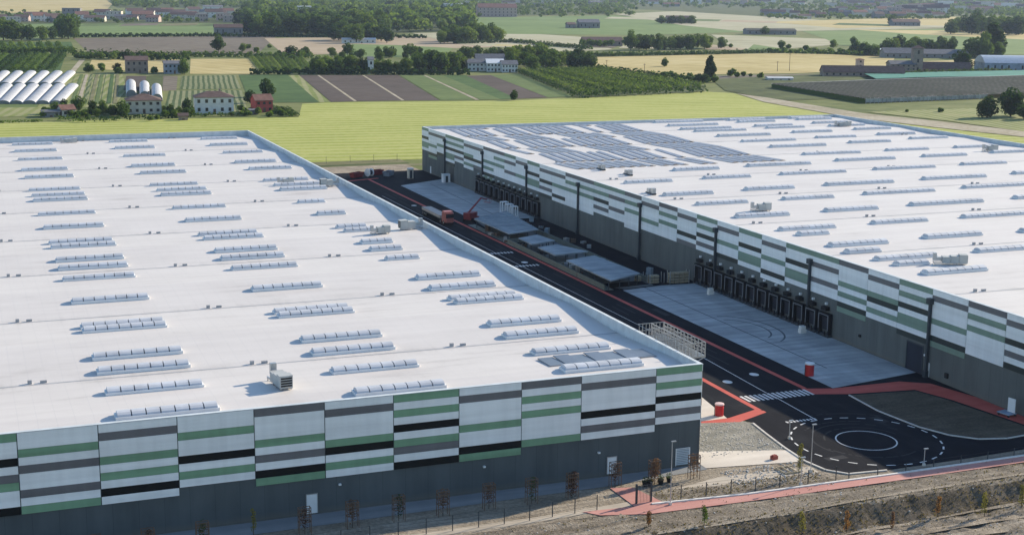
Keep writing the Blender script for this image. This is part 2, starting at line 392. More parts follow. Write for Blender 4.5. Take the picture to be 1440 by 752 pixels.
for pp in (((640, -6), (1600, -14), (1600, 20), (1330, 23), (1080, 24), (880, 12), (860, 20), (640, 24)), ((335, 4), (660, 0), (640, 46), (345, 50)), ((150, 1), (345, 4), (345, 12), (165, 11)), ((-60, 22), (340, 17), (335, 33), (-60, 34))): fld('field', scrubf, *pp)
for i in range(9): fld('field', (grass, bean, track, seedling, verge, bean, grass, dgreen, verge)[i], (106+7.2*i, 105), (110+7.2*i, 105), (96+8.6*i, 146), (90+8.6*i, 146))
for i in range(7): fld('field', (wheat, green, brown, pale, bean, peach, green)[i], (700+60*i, 63), (748+60*i, 64+i), (742+60*i, 66+i), (690+60*i, 65+i))
for i in range(6): fld('field', (pale, bean, peach, wheat, dgreen, pale)[i], (860+80*i, 24+2.2*i), (935+80*i, 26+2.2*i), (930+80*i, 28.5+2.2*i), (850+80*i, 26.5+2.2*i))
for i in range(5): fld('field', (bean, brown, verge, bean, peach)[i], (120+55*i, 34), (170+55*i, 33), (166+55*i, 36), (112+55*i, 37))
# ditch / service road band behind the warehouses
sheet('verge', [(60, 462), (145, 462), (145, 478), (60, 478)], -.03, verge)
sheet('ditch', [(60, 464.5), (145, 464.5), (145, 468.5), (60, 468.5)], -.026, scrubf)
sheet('dirt_track', [(60, 447), (143, 447), (143, 463), (60, 463)], -.028, M['dirt'])
sheet('verge', [(305.6, 150), (318, 150), (318, 464), (60, 464), (60, 459), (305.6, 459)], -.032, verge)

# ================================================================ SITE SURFACES
def arc(cx, cy, rx, ry, a0, a1, n=24, rot=0):
    o = []
    for i in range(n+1):
        t = math.radians(a0+(a1-a0)*i/n); x, y = rx*math.cos(t), ry*math.sin(t)
        o.append((cx+x*math.cos(rot)-y*math.sin(rot), cy+x*math.sin(rot)+y*math.cos(rot)))
    return o
left_edge = [(104, 168.1), (103.2, 163), (102.4, 157), (102.0, 151.5), (102.6, 147.6), (104.5, 145.4), (110, 144.9), (122, 145.1), (134.4, 145.6), (175, 147.0)]
sheet('road', [(88, 170.6), (103.6, 170.6)]+left_edge+[(175, 182), (143.6, 182), (143.6, 447), (88, 447)], 0.0, M['asphalt'])
# pale lit apron next to the near corner, gravel strip and rubble bed
sheet('apron', [(88.1, 186), (103.6, 184), (102.2, 175), (101.6, 171.6), (88.1, 171.6)], .008, M['apron'])
sheet('gravel_bed', [(88.1, 156.6), (102.2, 156.6), (103.3, 163), (104, 168.4), (101.8, 171.5), (88.1, 171.5)], .012, M['gravel'])
sheet('apron', [(88.1, 153.6), (101.9, 151.5), (102.1, 156.3), (88.1, 160.5)], .02, M['apron'])
# yard slabs (two parts with the canopies between) and its expansion joint
yard = [(125.2, 179.6), (143.4, 182.8), (143.4, 256.5), (134.7, 256.8), (125.2, 255.2)]
sheet('pavement', yard, .02, M['yard'])
sheet('pavement', [(125.6, 345), (143.4, 345), (143.4, 424), (126, 414)], .02, M['yard'])
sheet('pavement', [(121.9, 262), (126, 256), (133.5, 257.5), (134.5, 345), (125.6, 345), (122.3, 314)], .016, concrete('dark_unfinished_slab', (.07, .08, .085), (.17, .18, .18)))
def strip(name, a, b, wd, z, mat):
    a, b = Vector(a), Vector(b); d = (b-a).normalized(); n = Vector((-d.y, d.x))*wd/2
    return sheet(name, [a-n, b-n, b+n, a+n], z, mat)
strip('slab_joint', (131.0, 190), (130.6, 256), .28, .026, M['dmetal'])
strip('slab_joint', (133.5, 345), (135.9, 415), .28, .026, M['dmetal'])
for i in range(14): strip('slab_joint', (125.4, 186+i*5), (143.2, 187+i*5), .07, .0245, M['kerb'])
# tyre marks on the slab
tm = MB()
for R0 in (4.6, 6.6):
    a = arc(131, 218, R0, R0*1.6, -70, 80, 30); b = arc(131, 218, R0+.35, R0*1.6+.35, -70, 80, 30)
    for i in range(30): tm.face([(a[i][0], a[i][1], .03), (b[i][0], b[i][1], .03), (b[i+1][0], b[i+1][1], .03), (a[i+1][0], a[i+1][1], .03)])
o = tm.build('tyre_marks', plain('tyre_smudge', (.11, .12, .13), .8)); o['kind'] = 'structure'
# lighter worn tracks, repair patches and manholes on the asphalt
tm = MB(); rnd = random.Random(31)
for R0, a0, a1 in ((5.6, 10, 170), (7.4, 20, 200), (7.0, 190, 300), (8.6, 60, 130), (12.3, 20, 95)):
    a = arc(114.8, 156.1, R0, R0, a0, a1, 30); b = arc(114.8, 156.1, R0+.28, R0+.28, a0, a1, 30)
    for i in range(30):
        if rnd.random() < .8 and a[i][1] > 146: tm.face([(a[i][0], a[i][1], .008), (b[i][0], b[i][1], .008), (b[i+1][0], b[i+1][1], .008), (a[i+1][0], a[i+1][1], .008)])
for x in (110.2, 111.9, 116.6, 118.3):
    y = 183
    while y < 400:
        L = rnd.uniform(4, 14)
        if rnd.random() < .6: tm.face([(x, y, .008), (x+.3, y, .008), (x+.35, y+L, .008), (x+.05, y+L, .008)])
        y += L+rnd.uniform(1, 6)
for x, y, a, b in ((105, 150.5, 3.2, 1.4), (121.5, 162, 1.6, 3.0), (111, 206, 2.0, 5), (123, 232, 1.2, 6), (90.5, 196, 3, 2)): tm.face([(x, y, .0085), (x+a, y+.2, .0085), (x+a-.1, y+b, .0085), (x-.1, y+b-.1, .0085)])
o = tm.build('tyre_marks', plain('worn_asphalt', (.030, .031, .036), .85, .08)); o['kind'] = 'structure'
# red lines and walkways
RW = .9
strip('red_walkway', (120.4, 430), (120.9, 181.0), RW, .012, M['redp'])
strip('red_walkway', (112, 428), (124, 432), 1.2, .016, M['redp'])
strip('red_walkway', (108.5, 215), (108.1, 173.4), RW, .012, M['redp'])
sheet('red_walkway', [(101.9, 171.6), (107.7, 173.9), (108.6, 173.0), (108.6, 172.2), (102.5, 169.4), (97, 170.8), (97, 171.5)], .016, M['redp'])
sheet('red_walkway', [(120.3, 181.1), (125.2, 179.5), (137.5, 179.3), (141.5, 176.6), (143.4, 168), (143.4, 140), (141.3, 150.5), (138.9, 168), (136.9, 174.6), (125.6, 176.1), (120.3, 177.9)], .016, M['redp'])
sheet('planting_bed', [(125.4, 175.4), (136.6, 173.9), (138.2, 168), (140.6, 151.2), (139.5, 150.6), (134, 150.1), (130, 151.2), (127.3, 154), (125.6, 158.5), (124.7, 167)], .05, M['bed'])
km = MB()
kp = [(125.4, 175.4), (124.7, 167), (125.6, 158.5), (127.3, 154), (130, 151.2), (134, 150.1), (139.5, 150.6)]
for a, b in zip(kp, kp[1:]):
    a, b = Vector(a), Vector(b); d = (b-a).normalized(); n = Vector((d.y, -d.x))*.22
    km.prism([a, b, b+n, a+n], 0, .14)
o = km.build('kerb', M['kerb']); o['kind'] = 'structure'
km = MB()
kp = left_edge[:6]+[(110, 144.9)]
for a, b in zip(kp, kp[1:]):
    a, b = Vector(a), Vector(b); d = (b-a).normalized(); n = Vector((d.y, -d.x))*.3
    km.prism([a, b, b+n, a+n], 0, .13)
o = km.build('kerb', M['kerb']); o['kind'] = 'structure'
# painted road markings
mk = MB()
def q(pts, z=.022): mk.face([(p[0], p[1], z) for p in pts])
def ln(a, b, wd=.16, z=.022):
    a, b = Vector(a), Vector(b); d = (b-a).normalized(); n = Vector((-d.y, d.x))*wd/2; q([a-n, b-n, b+n, a+n], z)
ln((114.9, 203), (113.9, 180.8), .17); ln((114.9, 203), (114.6, 395), .12)
ln((114.0, 178.2), (113.5, 167.2), .17)
for i in range(15): x = 108.9+i*.8; q([(x, 177.6), (x+.44, 177.6), (x+.44, 180.6), (x, 180.6)])
for Y in (284.5, 300.3):
    for i in range(11): x = 110.2+i*.82; q([(x, Y), (x+.42, Y), (x+.42, Y+1.6), (x, Y+1.6)])
for i in range(9): x = 108.7+i*.58; q([(x, 166.6), (x+.34, 166.6), (x+.34, 167.3), (x, 167.3)])
C0 = (114.8, 156.1)
for r0, n, dash, wd in ((4.05, 64, 1, .2), (10.2, 52, 2, .24)):
    r1 = r0+wd; ry = 1.0
    for i in range(n):
        if dash == 2 and i % 2: continue
        t0, t1 = 2*math.pi*i/n, 2*math.pi*(i+1)/n
        pts = [(C0[0]+rr*math.cos(t), C0[1]+rr*math.sin(t)) for rr, t in ((r0, t0), (r1, t0), (r1, t1), (r0, t1))]
        if all(p[1] > 145.2 for p in pts): q(pts)
for x, y in ((111.3, 188.3), (117.6, 190.7), (112.0, 352), (118, 375), (117, 289), (112.5, 324)):
    q([(x+.75*math.cos(t*math.pi/8), y+.95*math.sin(t*math.pi/8)) for t in range(16)])
o = mk.build('road_markings', M['wline']); o['kind'] = 'structure'
# red footpath along the front, white kerb beside it
pth = [(68.1, 143.2), (73.8, 141.6), (88, 141.2), (110, 141.1), (130, 141.2), (180, 142.2)]
w0 = [(66.5, 145.0), (75.5, 144.2), (88, 143.2), (110, 143.0), (130, 143.1), (180, 144.1)]
for a, b, c, d in zip(pth, pth[1:], w0, w0[1:]): sheet('footpath', [a, b, d, c], .03, M['pinkp'])
sheet('footpath', [(73.2, 144.3), (77.2, 144.1), (75.9, 150.4), (73.1, 151.2)], .034, M['pinkp'])
km = MB()
for c, d in zip(w0[1:], w0[2:]):
    km.prism([(c[0], c[1]), (d[0], d[1]), (d[0], d[1]+.32), (c[0], c[1]+.32)], -.05, .16)
o = km.build('kerb', M['kerbw']); o['kind'] = 'structure'
sheet('pavement', [(-60, 150.6), (74, 151.9), (88.1, 153.2), (88.1, 155.2), (-60, 155.2)], .0, concrete('grey_wall_foot_pavement', (.17, .18, .19), (.26, .27, .28)))
sheet('dirt_track', [(-60, 145.6), (60, 145.4), (73, 146.2), (88, 150.2), (101.5, 149.6), (101.3, 147.4), (88, 147.6), (73, 144.9), (60, 144.0), (-60, 144.1)], -.036, concrete('pale_dry_clay', (.36, .31, .25), (.52, .46, .38)))
sheet('planting_bed', [(76.8, 144.3), (101.5, 143.6), (101.2, 147.0), (88, 147.3), (77, 148.7)], -.03, M['scrub'])
for k, (yy, wd) in enumerate(((136.9, .3), (132.3, .28), (129.6, .9), (126.9, .8), (122.6, 1.5))):
    m = MB(); n = 60
    for i in range(n):
        x0 = -60+290*i/n; x1 = -60+290*(i+1)/n
        f = lambda x: yy+.03*(x-100)+.5*mn.noise(Vector((x*.05, k, 0)))
        zz = max(hz(x, f(x)+s) for x in (x0, x1) for s in (-wd, 0, wd))
        m.face([(x0, f(x0)-wd, hz(x0, f(x0)-wd)+.07), (x1, f(x1)-wd, hz(x1, f(x1)-wd)+.07), (x1, f(x1)+wd, hz(x1, f(x1)+wd)+.07), (x0, f(x0)+wd, hz(x0, f(x0)+wd)+.07)])
    o = m.build('dirt_track', M['dirt']); o['kind'] = 'structure'

# ================================================================ WAREHOUSES
SEAM0, BAY = 180.0, 34.6
def roofz(y, lo, amp):
    t = ((y-SEAM0)/BAY) % 1.0
    return lo+amp*(1-abs(2*t-1))
def make_roof(root, x0, x1, y0, y1, lo, amp):
    ys = {y0, y1}; k = -3
    while SEAM0+k*BAY/2 < y1:
        y = SEAM0+k*BAY/2; k += 1
        if y > y0: ys.add(y)
    ys = sorted(ys); m = MB()
    for a, b in zip(ys, ys[1:]):
        m.face([(x0, a, roofz(a, lo, amp)), (x1, a, roofz(a, lo, amp)), (x1, b, roofz(b, lo, amp)), (x0, b, roofz(b, lo, amp))])
    rf = m.build('roof', M['roof'], root)
    g = plain('grey_valley_gutter', (.36, .36, .37), .6)
    for y in ys:
        if abs(((y-SEAM0)/BAY) % 1.0) < .01 or abs(((y-SEAM0)/BAY) % 1.0-1) < .01:
            q = MB(); q.box(x0, x1, y-.22, y+.22, lo-.1, lo+.03)
            for xx in [x for x in range(int(x0)+9, int(x1)-3, 28)]:
                q.box(xx, xx+.5, y+.4, y+.8, lo-.1, lo+.5); q.box(xx+1.5, xx+2.3, y+.4, y+.7, lo-.1, lo+.35)
            q.build('gutter', g, rf)
    return rf
def skylight(rf, X0, X1, y, z):
    b = MB(); b.box(X0-.15, X1+.15, y-1.1, y+1.1, z-.5, z+.34, 1)
    L = X1-X0; n = max(1, round(L/1.6)); st = L/n
    for k in range(n):
        a0, a1 = X0+k*st+.07, X0+(k+1)*st-.07
        pr = [(-1.0, .34), (-.9, .56), (-.55, .76), (0, .84), (.55, .76), (.9, .56), (1.0, .34)]
        for (ya, za), (yb, zb) in zip(pr, pr[1:]): b.face([(a0, y+ya, z+za), (a1, y+ya, z+za), (a1, y+yb, z+zb), (a0, y+yb, z+zb)])
        for a in (a0, a1): b.face([(a, y+p, z+q_) for p, q_ in pr])
        if k % 1 == 0 and k:
            x = X0+k*st; b.box(x-.09, x+.09, y-.86, y+.86, z+.34, z+.5, 3)
    return b.build('skylight', [M['sky_light'], M['wpaint'], M['metal'], M['dmetal']], rf)
MI = {'W': 0, 'G': 1, 'D': 2, 'K': 3}
PM = [M['W'], M['Gc'], M['D'], M['K']]
def cladding(root, axis, s0, s1, plane, top, pat, row=.93, mats=None):
    """one column of coloured bands hung on the wall; axis 'x' = wall faces -Y, 'y' = wall faces -X"""
    m = MB(); g = .05; th = .12
    a, b = s0+g, s1-g
    r = 0
    while r < len(pat):
        e = r
        while e < len(pat) and pat[e] == pat[r]: e += 1
        z1 = top-r*row-(.012 if r else 0); z0 = top-e*row+.012
        if axis == 'x': m.box(a, b, plane-th, plane-.01, z0, z1, MI[pat[r]])
        else: m.box(plane-th, plane-.01, a, b, z0, z1, MI[pat[r]])
        r = e
    return m.build('cladding_panel', mats or PM, root)

# ---- left warehouse
AX0, AX1, AY0, AY1, AT = -60.0, 88.0, 155.4, 459.0, 13.62
A = thing('warehouse', 'white-roofed warehouse on the left, its striped front wall facing the camera', 'warehouse')
m = MB()
m.box(AX0, AX1, AY0, AY0+.35, -.3, AT); m.box(AX0, AX1, AY1-.35, AY1, -.3, AT); m.box(AX0, AX0+.35, AY0+.35, AY1-.35, -.3, AT)
m.box(AX1-.35, AX1, AY0+.35, AY1-.35, -.3, AT)
m.build('wall', M['pwall'], A)
m = MB(); e = .07   # parapet lining and coping
for a in ((AX0+.35, AX1-.35, AY0+.35, AY0+.39), (AX0+.35, AX1-.35, AY1-.39, AY1-.35), (AX1-.39, AX1-.35, AY0+.39, AY1-.39)):
    m.box(*a, 12, AT)
m.box(AX0, AX1+e, AY0-.14, AY0+.45, AT, AT+.06); m.box(AX0, AX1+e, AY1-.45, AY1+e, AT, AT+.06); m.box(AX1-.45, AX1+e, AY0+.45, AY1-.45, AT, AT+.06)
m.build('parapet', plain('pale_parapet_sheet', (.56, .60, .62), .5, .3), A)
rfA = make_roof(A, AX0+.35, AX1-.35, AY0+.35, AY1-.35, 11.95, .72)
pa = [(-5.0, 3.7, 'GWWKWDGWWK'), (3.7, 12.2, 'WWGWDWWDWG'), (12.2, 20.8, 'WDWWGWGWKW'), (20.8, 29.5, 'WWGWWKWGW'), (29.5, 37.8, 'DWWWGWDWKG'),
      (37.8, 46.2, 'WDWWWGKWGW'), (46.2, 54.5, 'GWGWKWGDWK'), (54.5, 62.7, 'WDWWWGWWKG'), (62.7, 70.8, 'DWGWGWWWG'), (70.8, 81.3, 'WDWWWKWDW'), (81.3, 88.0, 'GWGWKWDW'), (-13.5, -5, 'WDWWGWKWGW')]
for a, b, p in pa: cladding(A, 'x', a, b, AY0, AT-.03, p)
x = -22.0; 
while x > -60: cladding(A, 'x', x, x+8.5, AY0, AT-.03, random.choice(pa)[2]); x -= 8.5
y = AY0; rr = random.Random(5)
while y < AY1-3:
    p = rr.choice(pa)[2]; y1 = min(AY1, y+8.65)
    mm = MB(); r = 0
    while r < len(p):
        e_ = r
        while e_ < len(p) and p[e_] == p[r]: e_ += 1
        mm.box(AX1+.01, AX1+.12, y+.05, y1-.05, AT-.03-e_*.93+.012, AT-.03-r*.93, MI[p[r]]); r = e_
    mm.build('cladding_panel', PM, A); y = y1
RZ = lambda y: roofz(y, 11.95, .72)
rowsA = [158, 169, 179.7, 186, 200.8, 203.8, 220.5, 238.3, 248.8, 255, 267.4, 273.4, 290, 308, 326.6, 333.3, 345.8, 364.5, 384, 402, 424.5, 441]
for ci, (X0, X1) in enumerate(((14.7, 26.2), (42.9, 54.2), (70.9, 82.0))):
    for y in rowsA:
        a, b = X0, X1; yy = y*1.0144+.3
        if ci == 2:
            if y == 158: yy = 161.6
            if 230 < y < 320: b = a+5.9
            elif y < 230: a, b = a+.1, b
        yy = max(yy, 160.6)
        if abs(((yy-SEAM0)/BAY) % 1-.5) > .46: yy += 1.2
        skylight(rfA, a, b, yy, RZ(yy))
skylight(rfA, 70.9, 82.0, 216.6, RZ(216.6))
for X in (5, 33.5, 61.7):
    d = None
# doors and vent on the front wall of the left warehouse
def door(root, name, x, z0, wd, ht, mat, fr=None):
    m = MB(); m.box(x-wd/2, x+wd/2, AY0-.07, AY0-.01, z0, z0+ht); m.box(x+wd*.3, x+wd*.38, AY0-.1, AY0-.07, z0+ht*.45, z0+ht*.5)
    d = m.build(name, mat, root)
    m = MB(); t = .09
    m.box(x-wd/2-t, x-wd/2, AY0-.09, AY0-.01, z0, z0+ht+t); m.box(x+wd/2, x+wd/2+t, AY0-.09, AY0-.01, z0, z0+ht+t); m.box(x-wd/2, x+wd/2, AY0-.09, AY0-.01, z0+ht, z0+ht+t)
    m.build('frame', M['metal'], d); return d
door(A, 'door', 36.1, .1, 1.25, 2.35, M['wpaint']); door(A, 'door', 75.3, .25, 1.25, 2.2, M['wpaint'])
m = MB()
for k in range(9): m.box(84.6, 86.5, AY0-.09, AY0-.03, .25+k*.24, .25+k*.24+.17)
d = m.build('louvre', plain('pale_blue_louvre', (.45, .52, .58), .5), A)
m = MB(); m.box(84.5, 84.6, AY0-.11, AY0-.01, .15, 2.5); m.box(86.5, 86.6, AY0-.11, AY0-.01, .15, 2.5); m.box(84.6, 86.5, AY0-.11, AY0-.01, 2.41, 2.5); m.build('frame', M['wpaint'], d)
for x in (39.5, 57.8, 73.4): MB().box(x-.15, x+.15, AY0-.3, AY0-.01, 3.2, 3.4).build('wall_lamp', M['wpaint'], A)

# ---- right warehouse
BX0, BX1, BY0, BY1, BT = 143.5, 305.5, 150.8, 446.6, 14.55
B = thing('warehouse', 'larger white-roofed warehouse on the right with loading docks along its striped side wall', 'warehouse')
m = MB()
m.box(BX0, BX0+.35, BY0, BY1, -.5, BT); m.box(BX1-.35, BX1, BY0, BY1, -.5, BT); m.box(BX0+.35, BX1-.35, BY0, BY0+.35, -.5, BT); m.box(BX0+.35, BX1-.35, BY1-.35, BY1, -.5, BT)
m.build('wall', M['pwallB'], B)
m = MB()
m.box(BX0+.35, BX0+.39, BY0+.35, BY1-.35, 13, BT); m.box(BX1-.39, BX1-.35, BY0+.35, BY1-.35, 13, BT); m.box(BX0+.39, BX1-.39, BY1-.39, BY1-.35, 13, BT)
m.box(BX0-.14, BX0+.45, BY0, BY1, BT, BT+.06); m.box(BX1-.45, BX1+.1, BY0, BY1, BT, BT+.06); m.box(BX0+.45, BX1-.45, BY1-.45, BY1+.1, BT, BT+.06); m.box(BX0+.45, BX1-.45, BY0-.1, BY0+.45, BT, BT+.06)
m.build('parapet', plain('pale_parapet_sheet', (.56, .60, .62), .5, .3), B)
rfB = make_roof(B, BX0+.35, BX1-.35, BY0+.35, BY1-.35, 13.35, .5)
PMB = [M['W'], sheetmetal('sage_panel', (.19, .27, .215), .14), M['D'], sheetmetal('charcoal_panel', (.022, .032, .032), .2)]
RZB = lambda y: roofz(y, 13.35, .5)
pb = ['WDWWKWDWK', 'DWGWGWWWW', 'WDWWWGWWKG', 'GWGWKWGGWK', 'WDWWGKWGW', 'DWWWGWGWKG', 'GWDWWDWW', 'GWWKWGGW', 'WDWWGWWKW', 'GWWKWGGW', 'WDWWGWWK', 'GWGWKWDW', 'WDWWWKWD', 'DWGWGWWW', 'WDWWWGWW']
seqB = [None]*0
yb = SEAM0-3*BAY/4
cols = []
y = SEAM0-BAY*3/4
k = 0
while y < BY1-1:
    cols.append((y, min(BY1, y+BAY/4))); y += BAY/4
for i, (a, b) in enumerate(cols):
    a = max(a, BY0)
    if b-a < 1: continue
    cladding(B, 'y', a, b, BX0, BT-.03, pb[i] if i < len(pb) else pb[(i*7+3) % len(pb)] if i > 18 else pb[(i*5+1) % len(pb)], mats=PMB)
xx = BX0
while xx < BX1-2:
    cladding(B, 'x', xx, min(BX1, xx+8.6), BY0, BT-.03, rr.choice(pb), mats=PMB); xx += 8.6
for k in range(8):   # rainwater pipes with their hopper heads
    y = SEAM0+k*BAY+.02
    m = MB(); m.box(BX0-.62, BX0-.16, y-.2, y+.2, 0, BT-2.4); m.box(BX0-.9, BX0-.14, y-.5, y+.5, BT-2.4, BT-1.5)
    m.box(BX0-.8, BX0-.12, y-.35, y+.35, 0, 1.1)
    m.build('downpipe', M['dmetal'], B)
colsB = [(152.2, 164.6, [192, 205.6, 220, 237.4, 254.5, 271.5, 287.2, 307.6]),
         (175, 188, [172, 189, 206.3, 221.4, 238.3, 255.4, 272.3, 288.9, 309.2, 325.2]),
         (198.3, 217.6, [172, 189, 205, 221, 238.8, 256.5, 273.8, 289.8, 310.2, 326.8]),
         (228.3, 247.3, [222, 240, 257.5, 275.5, 291, 311.5, 329.2, 345.8, 363.5, 380.3, 395.3, 410.6, 419, 429.4, 440]),
         (258.3, 272.9, [257, 275, 292.5, 313.2, 330, 347.3, 366, 383.2, 398, 414.5, 422, 433.5, 442]),
         (284, 298, [292, 313, 331.5, 348, 370, 385.6, 400, 415, 425, 435.3, 443])]
for X0, X1, ys in colsB:
    for y in ys:
        yy = min(y*1.008, 443.6)
        if abs(((yy-SEAM0)/BAY) % 1-.5) > .46: yy += 1.2
        skylight(rfB, X0, X1, yy, RZB(yy))
for X0, X1, y in ((152.2, 158.5, 232.6), (151.8, 158.6, 215.8), (152.2, 158.5, 201.5)): skylight(rfB, X0, X1, y, RZB(y))
# dock doors
def dock(y):
    m = MB(); w_, h_ = 1.75, 4.3
    m.box(BX0-.85, BX0-.13, y-w_, y-w_+.45, .5, h_); m.box(BX0-.85, BX0-.13, y+w_-.45, y+w_, .5, h_); m.box(BX0-.85, BX0-.13, y-w_+.45, y+w_-.45, h_-.7, h_)
    d = m.build('dock_door', M['dock'], B)
    m = MB(); m.box(BX0-.2, BX0-.03, y-w_+.45, y+w_-.45, 1.1, h_-.7); m.build('shutter', plain('dark_blue_shutter', (.018, .022, .035), .5), d)
    m = MB(); m.box(BX0-1.0, BX0-.02, y-w_-.02, y+w_+.02, 0, .5, 1); m.box(BX0-1.12, BX0-1.0, y-1.0, y-.75, .3, 1.15); m.box(BX0-1.12, BX0-1.0, y+.75, y+1.0, .3, 1.15); m.build('bumper', [M['black'], M['dmetal']], d)
    m = MB(); g = .06
    for s in (-1, 1): m.box(BX0-.92, BX0-.85, y+s*(w_-.3)-g, y+s*(w_-.3)+g, 1.2, h_-.35)
    m.box(BX0-.92, BX0-.85, y-w_+.24, y+w_-.24, h_-.35, h_-.25); m.build('marking_strip', plain('worn_grey_strip', (.20, .21, .23), .7), d)
    m = MB(); m.box(BX0-1.0, BX0-.12, y-.75, y+.75, h_+.45, h_+1.15); m.build('header_box', M['dock'], d)
    m = MB(); m.box(BX0-.6, BX0-.12, y-.17, y+.17, h_+1.45, h_+1.85); m.build('lamp', M['wpaint'], d)
for k in range(12): dock(208.8+k*4.22)
for k in range(12): dock(345.2+k*4.15)
m = MB(); m.box(BX0-.06, BX0-.01, 181.6, 185.6, .05, 4.6); d = m.build('gate', plain('dark_blue_roller_gate', (.012, .018, .035), .5), B)
m = MB(); m.box(BX0-.1, BX0-.01, 181.4, 181.6, .05, 4.8); m.box(BX0-.1, BX0-.01, 185.6, 185.8, .05, 4.8); m.box(BX0-.1, BX0-.01, 181.6, 185.6, 4.6, 4.8); m.build('frame', M['dmetal'], d)
for y, wd in ((183.0-2.0-.9, 1.0), (423, 1.1), (437.5, 1.1)):
    m = MB(); m.box(BX0-.07, BX0-.01, y-wd/2, y+wd/2, .1, 2.4); m.box(BX0-.12, BX0-.07, y+wd*.3, y+wd*.4, 1.1, 1.25); m.build('door', M['wpaint'], B)
m = MB(); m.box(BX0-.07, BX0-.01, 414.5, 418.5, .1, 4.8); m.build('gate', M['dmetal'], B)
m = MB(); m.box(BX0-.3, BX0-.01, 174.9, 175.6, 1.1, 1.9); m.build('wall_box', M['black'], B)
m = MB(); m.box(BX0-.3, BX0-.01, 198.4, 198.9, 2.2, 2.6); m.build('wall_box', M['black'], B)
m = MB(); m.box(BX0-.3, BX0-.01, 180.7, 181.0, 3.3, 3.6); m.build('wall_lamp', M['wpaint'], B)

# ---- rooftop machines
def hvac(label, x, y, z, rz=0, s=1.0, long=3):
    t = thing('rooftop_air_unit', label, 'air handling unit', (x, y, z), rz, 'air handling units on the roofs')
    s *= .7; t.scale = (s, s, s)
    m = MB()
    for i in range(long):
        y0 = -3.2+i*2.2; h = (2.7, 2.3, 2.05, 1.8)[i]
        m.box(-1.15, 1.15, y0+.03, y0+2.17, .55, h); m.box(-1.2, 1.2, y0+.05, y0+2.15, h, h+.06)
    m.build('casing', plain('beige_grey_casing', (.42, .43, .42), .5), t)
    m = MB()
    for k in range(4): m.box(-1.0, 1.0, -3.24, -3.17, .8+k*.45, 1.08+k*.45)
    m.build('grille', M['black'], t)
    m = MB(); ye = -3.2+long*2.2
    m.box(-.5, .5, ye, ye+1.4, 1.0, 1.9); m.box(-.55, .55, ye+1.4, ye+2.3, 1.0, 3.0); m.build('duct', M['metal'], t)
    m = MB()
    for sx in (-1, 1): m.box(sx*1.0-.1, sx*1.0+.1, -3.1, ye+2.2, .35, .55)
    for yy in (-2.6, -.5, 1.5, ye+1.8):
        m.box(-1.15, 1.15, yy, yy+.15, .2, .35)
        for sx in (-1, 1): m.box(sx*1.0-.08, sx*1.0+.08, yy, yy+.15, -.3, .2)
    m.build('support_frame', M['metal'], t)
    return t
def hv(px, py, zc, rf):
    p = G(px, py, zc); return p.x, p.y, rf(p.y)
hvac('large stepped grey unit near the front edge of the left roof casting a blue shadow', 35.3, 167.2, RZ(167), math.radians(4), 1.0)
hvac('grey unit between short skylights on the left roof, beside the middle of the parapet', *hv(535, 329, 12.6, RZ), math.radians(95), .85, 2)
hvac('white unit on the right edge of the left roof, half way along the parapet', *hv(577, 322, 12.6, RZ), math.radians(-88), 1.05, 2)
hvac('grey unit beside a cluster of short skylights on the far part of the left roof', *hv(402, 258, 12.6, RZ), math.radians(90), .85, 2)
hvac('white unit on the far right edge of the left roof near the yard entrance', *hv(463, 262, 12.6, RZ), math.radians(-92), 1.0, 2)
hvac('long low unit at the back of the left roof, between two skylight columns', *hv(100, 199, 12.6, RZ), math.radians(88), .8, 3)
hvac('unit near the striped side wall on the right roof, behind a long skylight', *hv(1070, 298, 13.5, RZB), math.radians(80), .95, 2)
hvac('biggest unit on the right roof, among the nearest skylights', *hv(1342, 374, 13.5, RZB), math.radians(62), .95, 3)
hvac('unit far back on the right roof near the back parapet', *hv(1188, 178, 13.5, RZB), math.radians(80), .95, 3)
hvac('unit far back on the right roof near its outer long parapet', *hv(1392, 214, 13.5, RZB), math.radians(80), 1.0, 2)
def condenser(label, x, y, z):
    t = thing('rooftop_condenser', label, 'condenser', (x, y, z), 0, 'small condensers beside the right parapet')
    MB().box(-.4, .4, -1.9, -.9, .3, 1.5).build('casing', M['metal'], t); MB().box(-.4, .4, .2, 1.2, .3, 1.2).build('casing', M['metal'], t)
    m = MB(); m.box(-.5, .5, -2, 1.8, .15, .3); m.box(-.4, -.3, -2, 1.8, -.2, .15); m.box(.3, .4, -2, 1.8, -.2, .15); m.build('base_frame', M['dmetal'], t)
    m = MB(); m.tube((0, 1.2, .8), (0, 1.9, .8), .12); m.tube((0, 1.9, .8), (0, 1.9, 0), .12); m.build('pipe', M['metal'], t)
for lb, px, py in (('small condenser pair by the parapet just past the solar panels', 883, 246), ('small condenser pair by the parapet opposite the first dock group', 915, 273), ('small condenser by the parapet beside the near solar panels', 845, 240)):
    condenser(lb, *hv(px, py, 13.5, RZB))

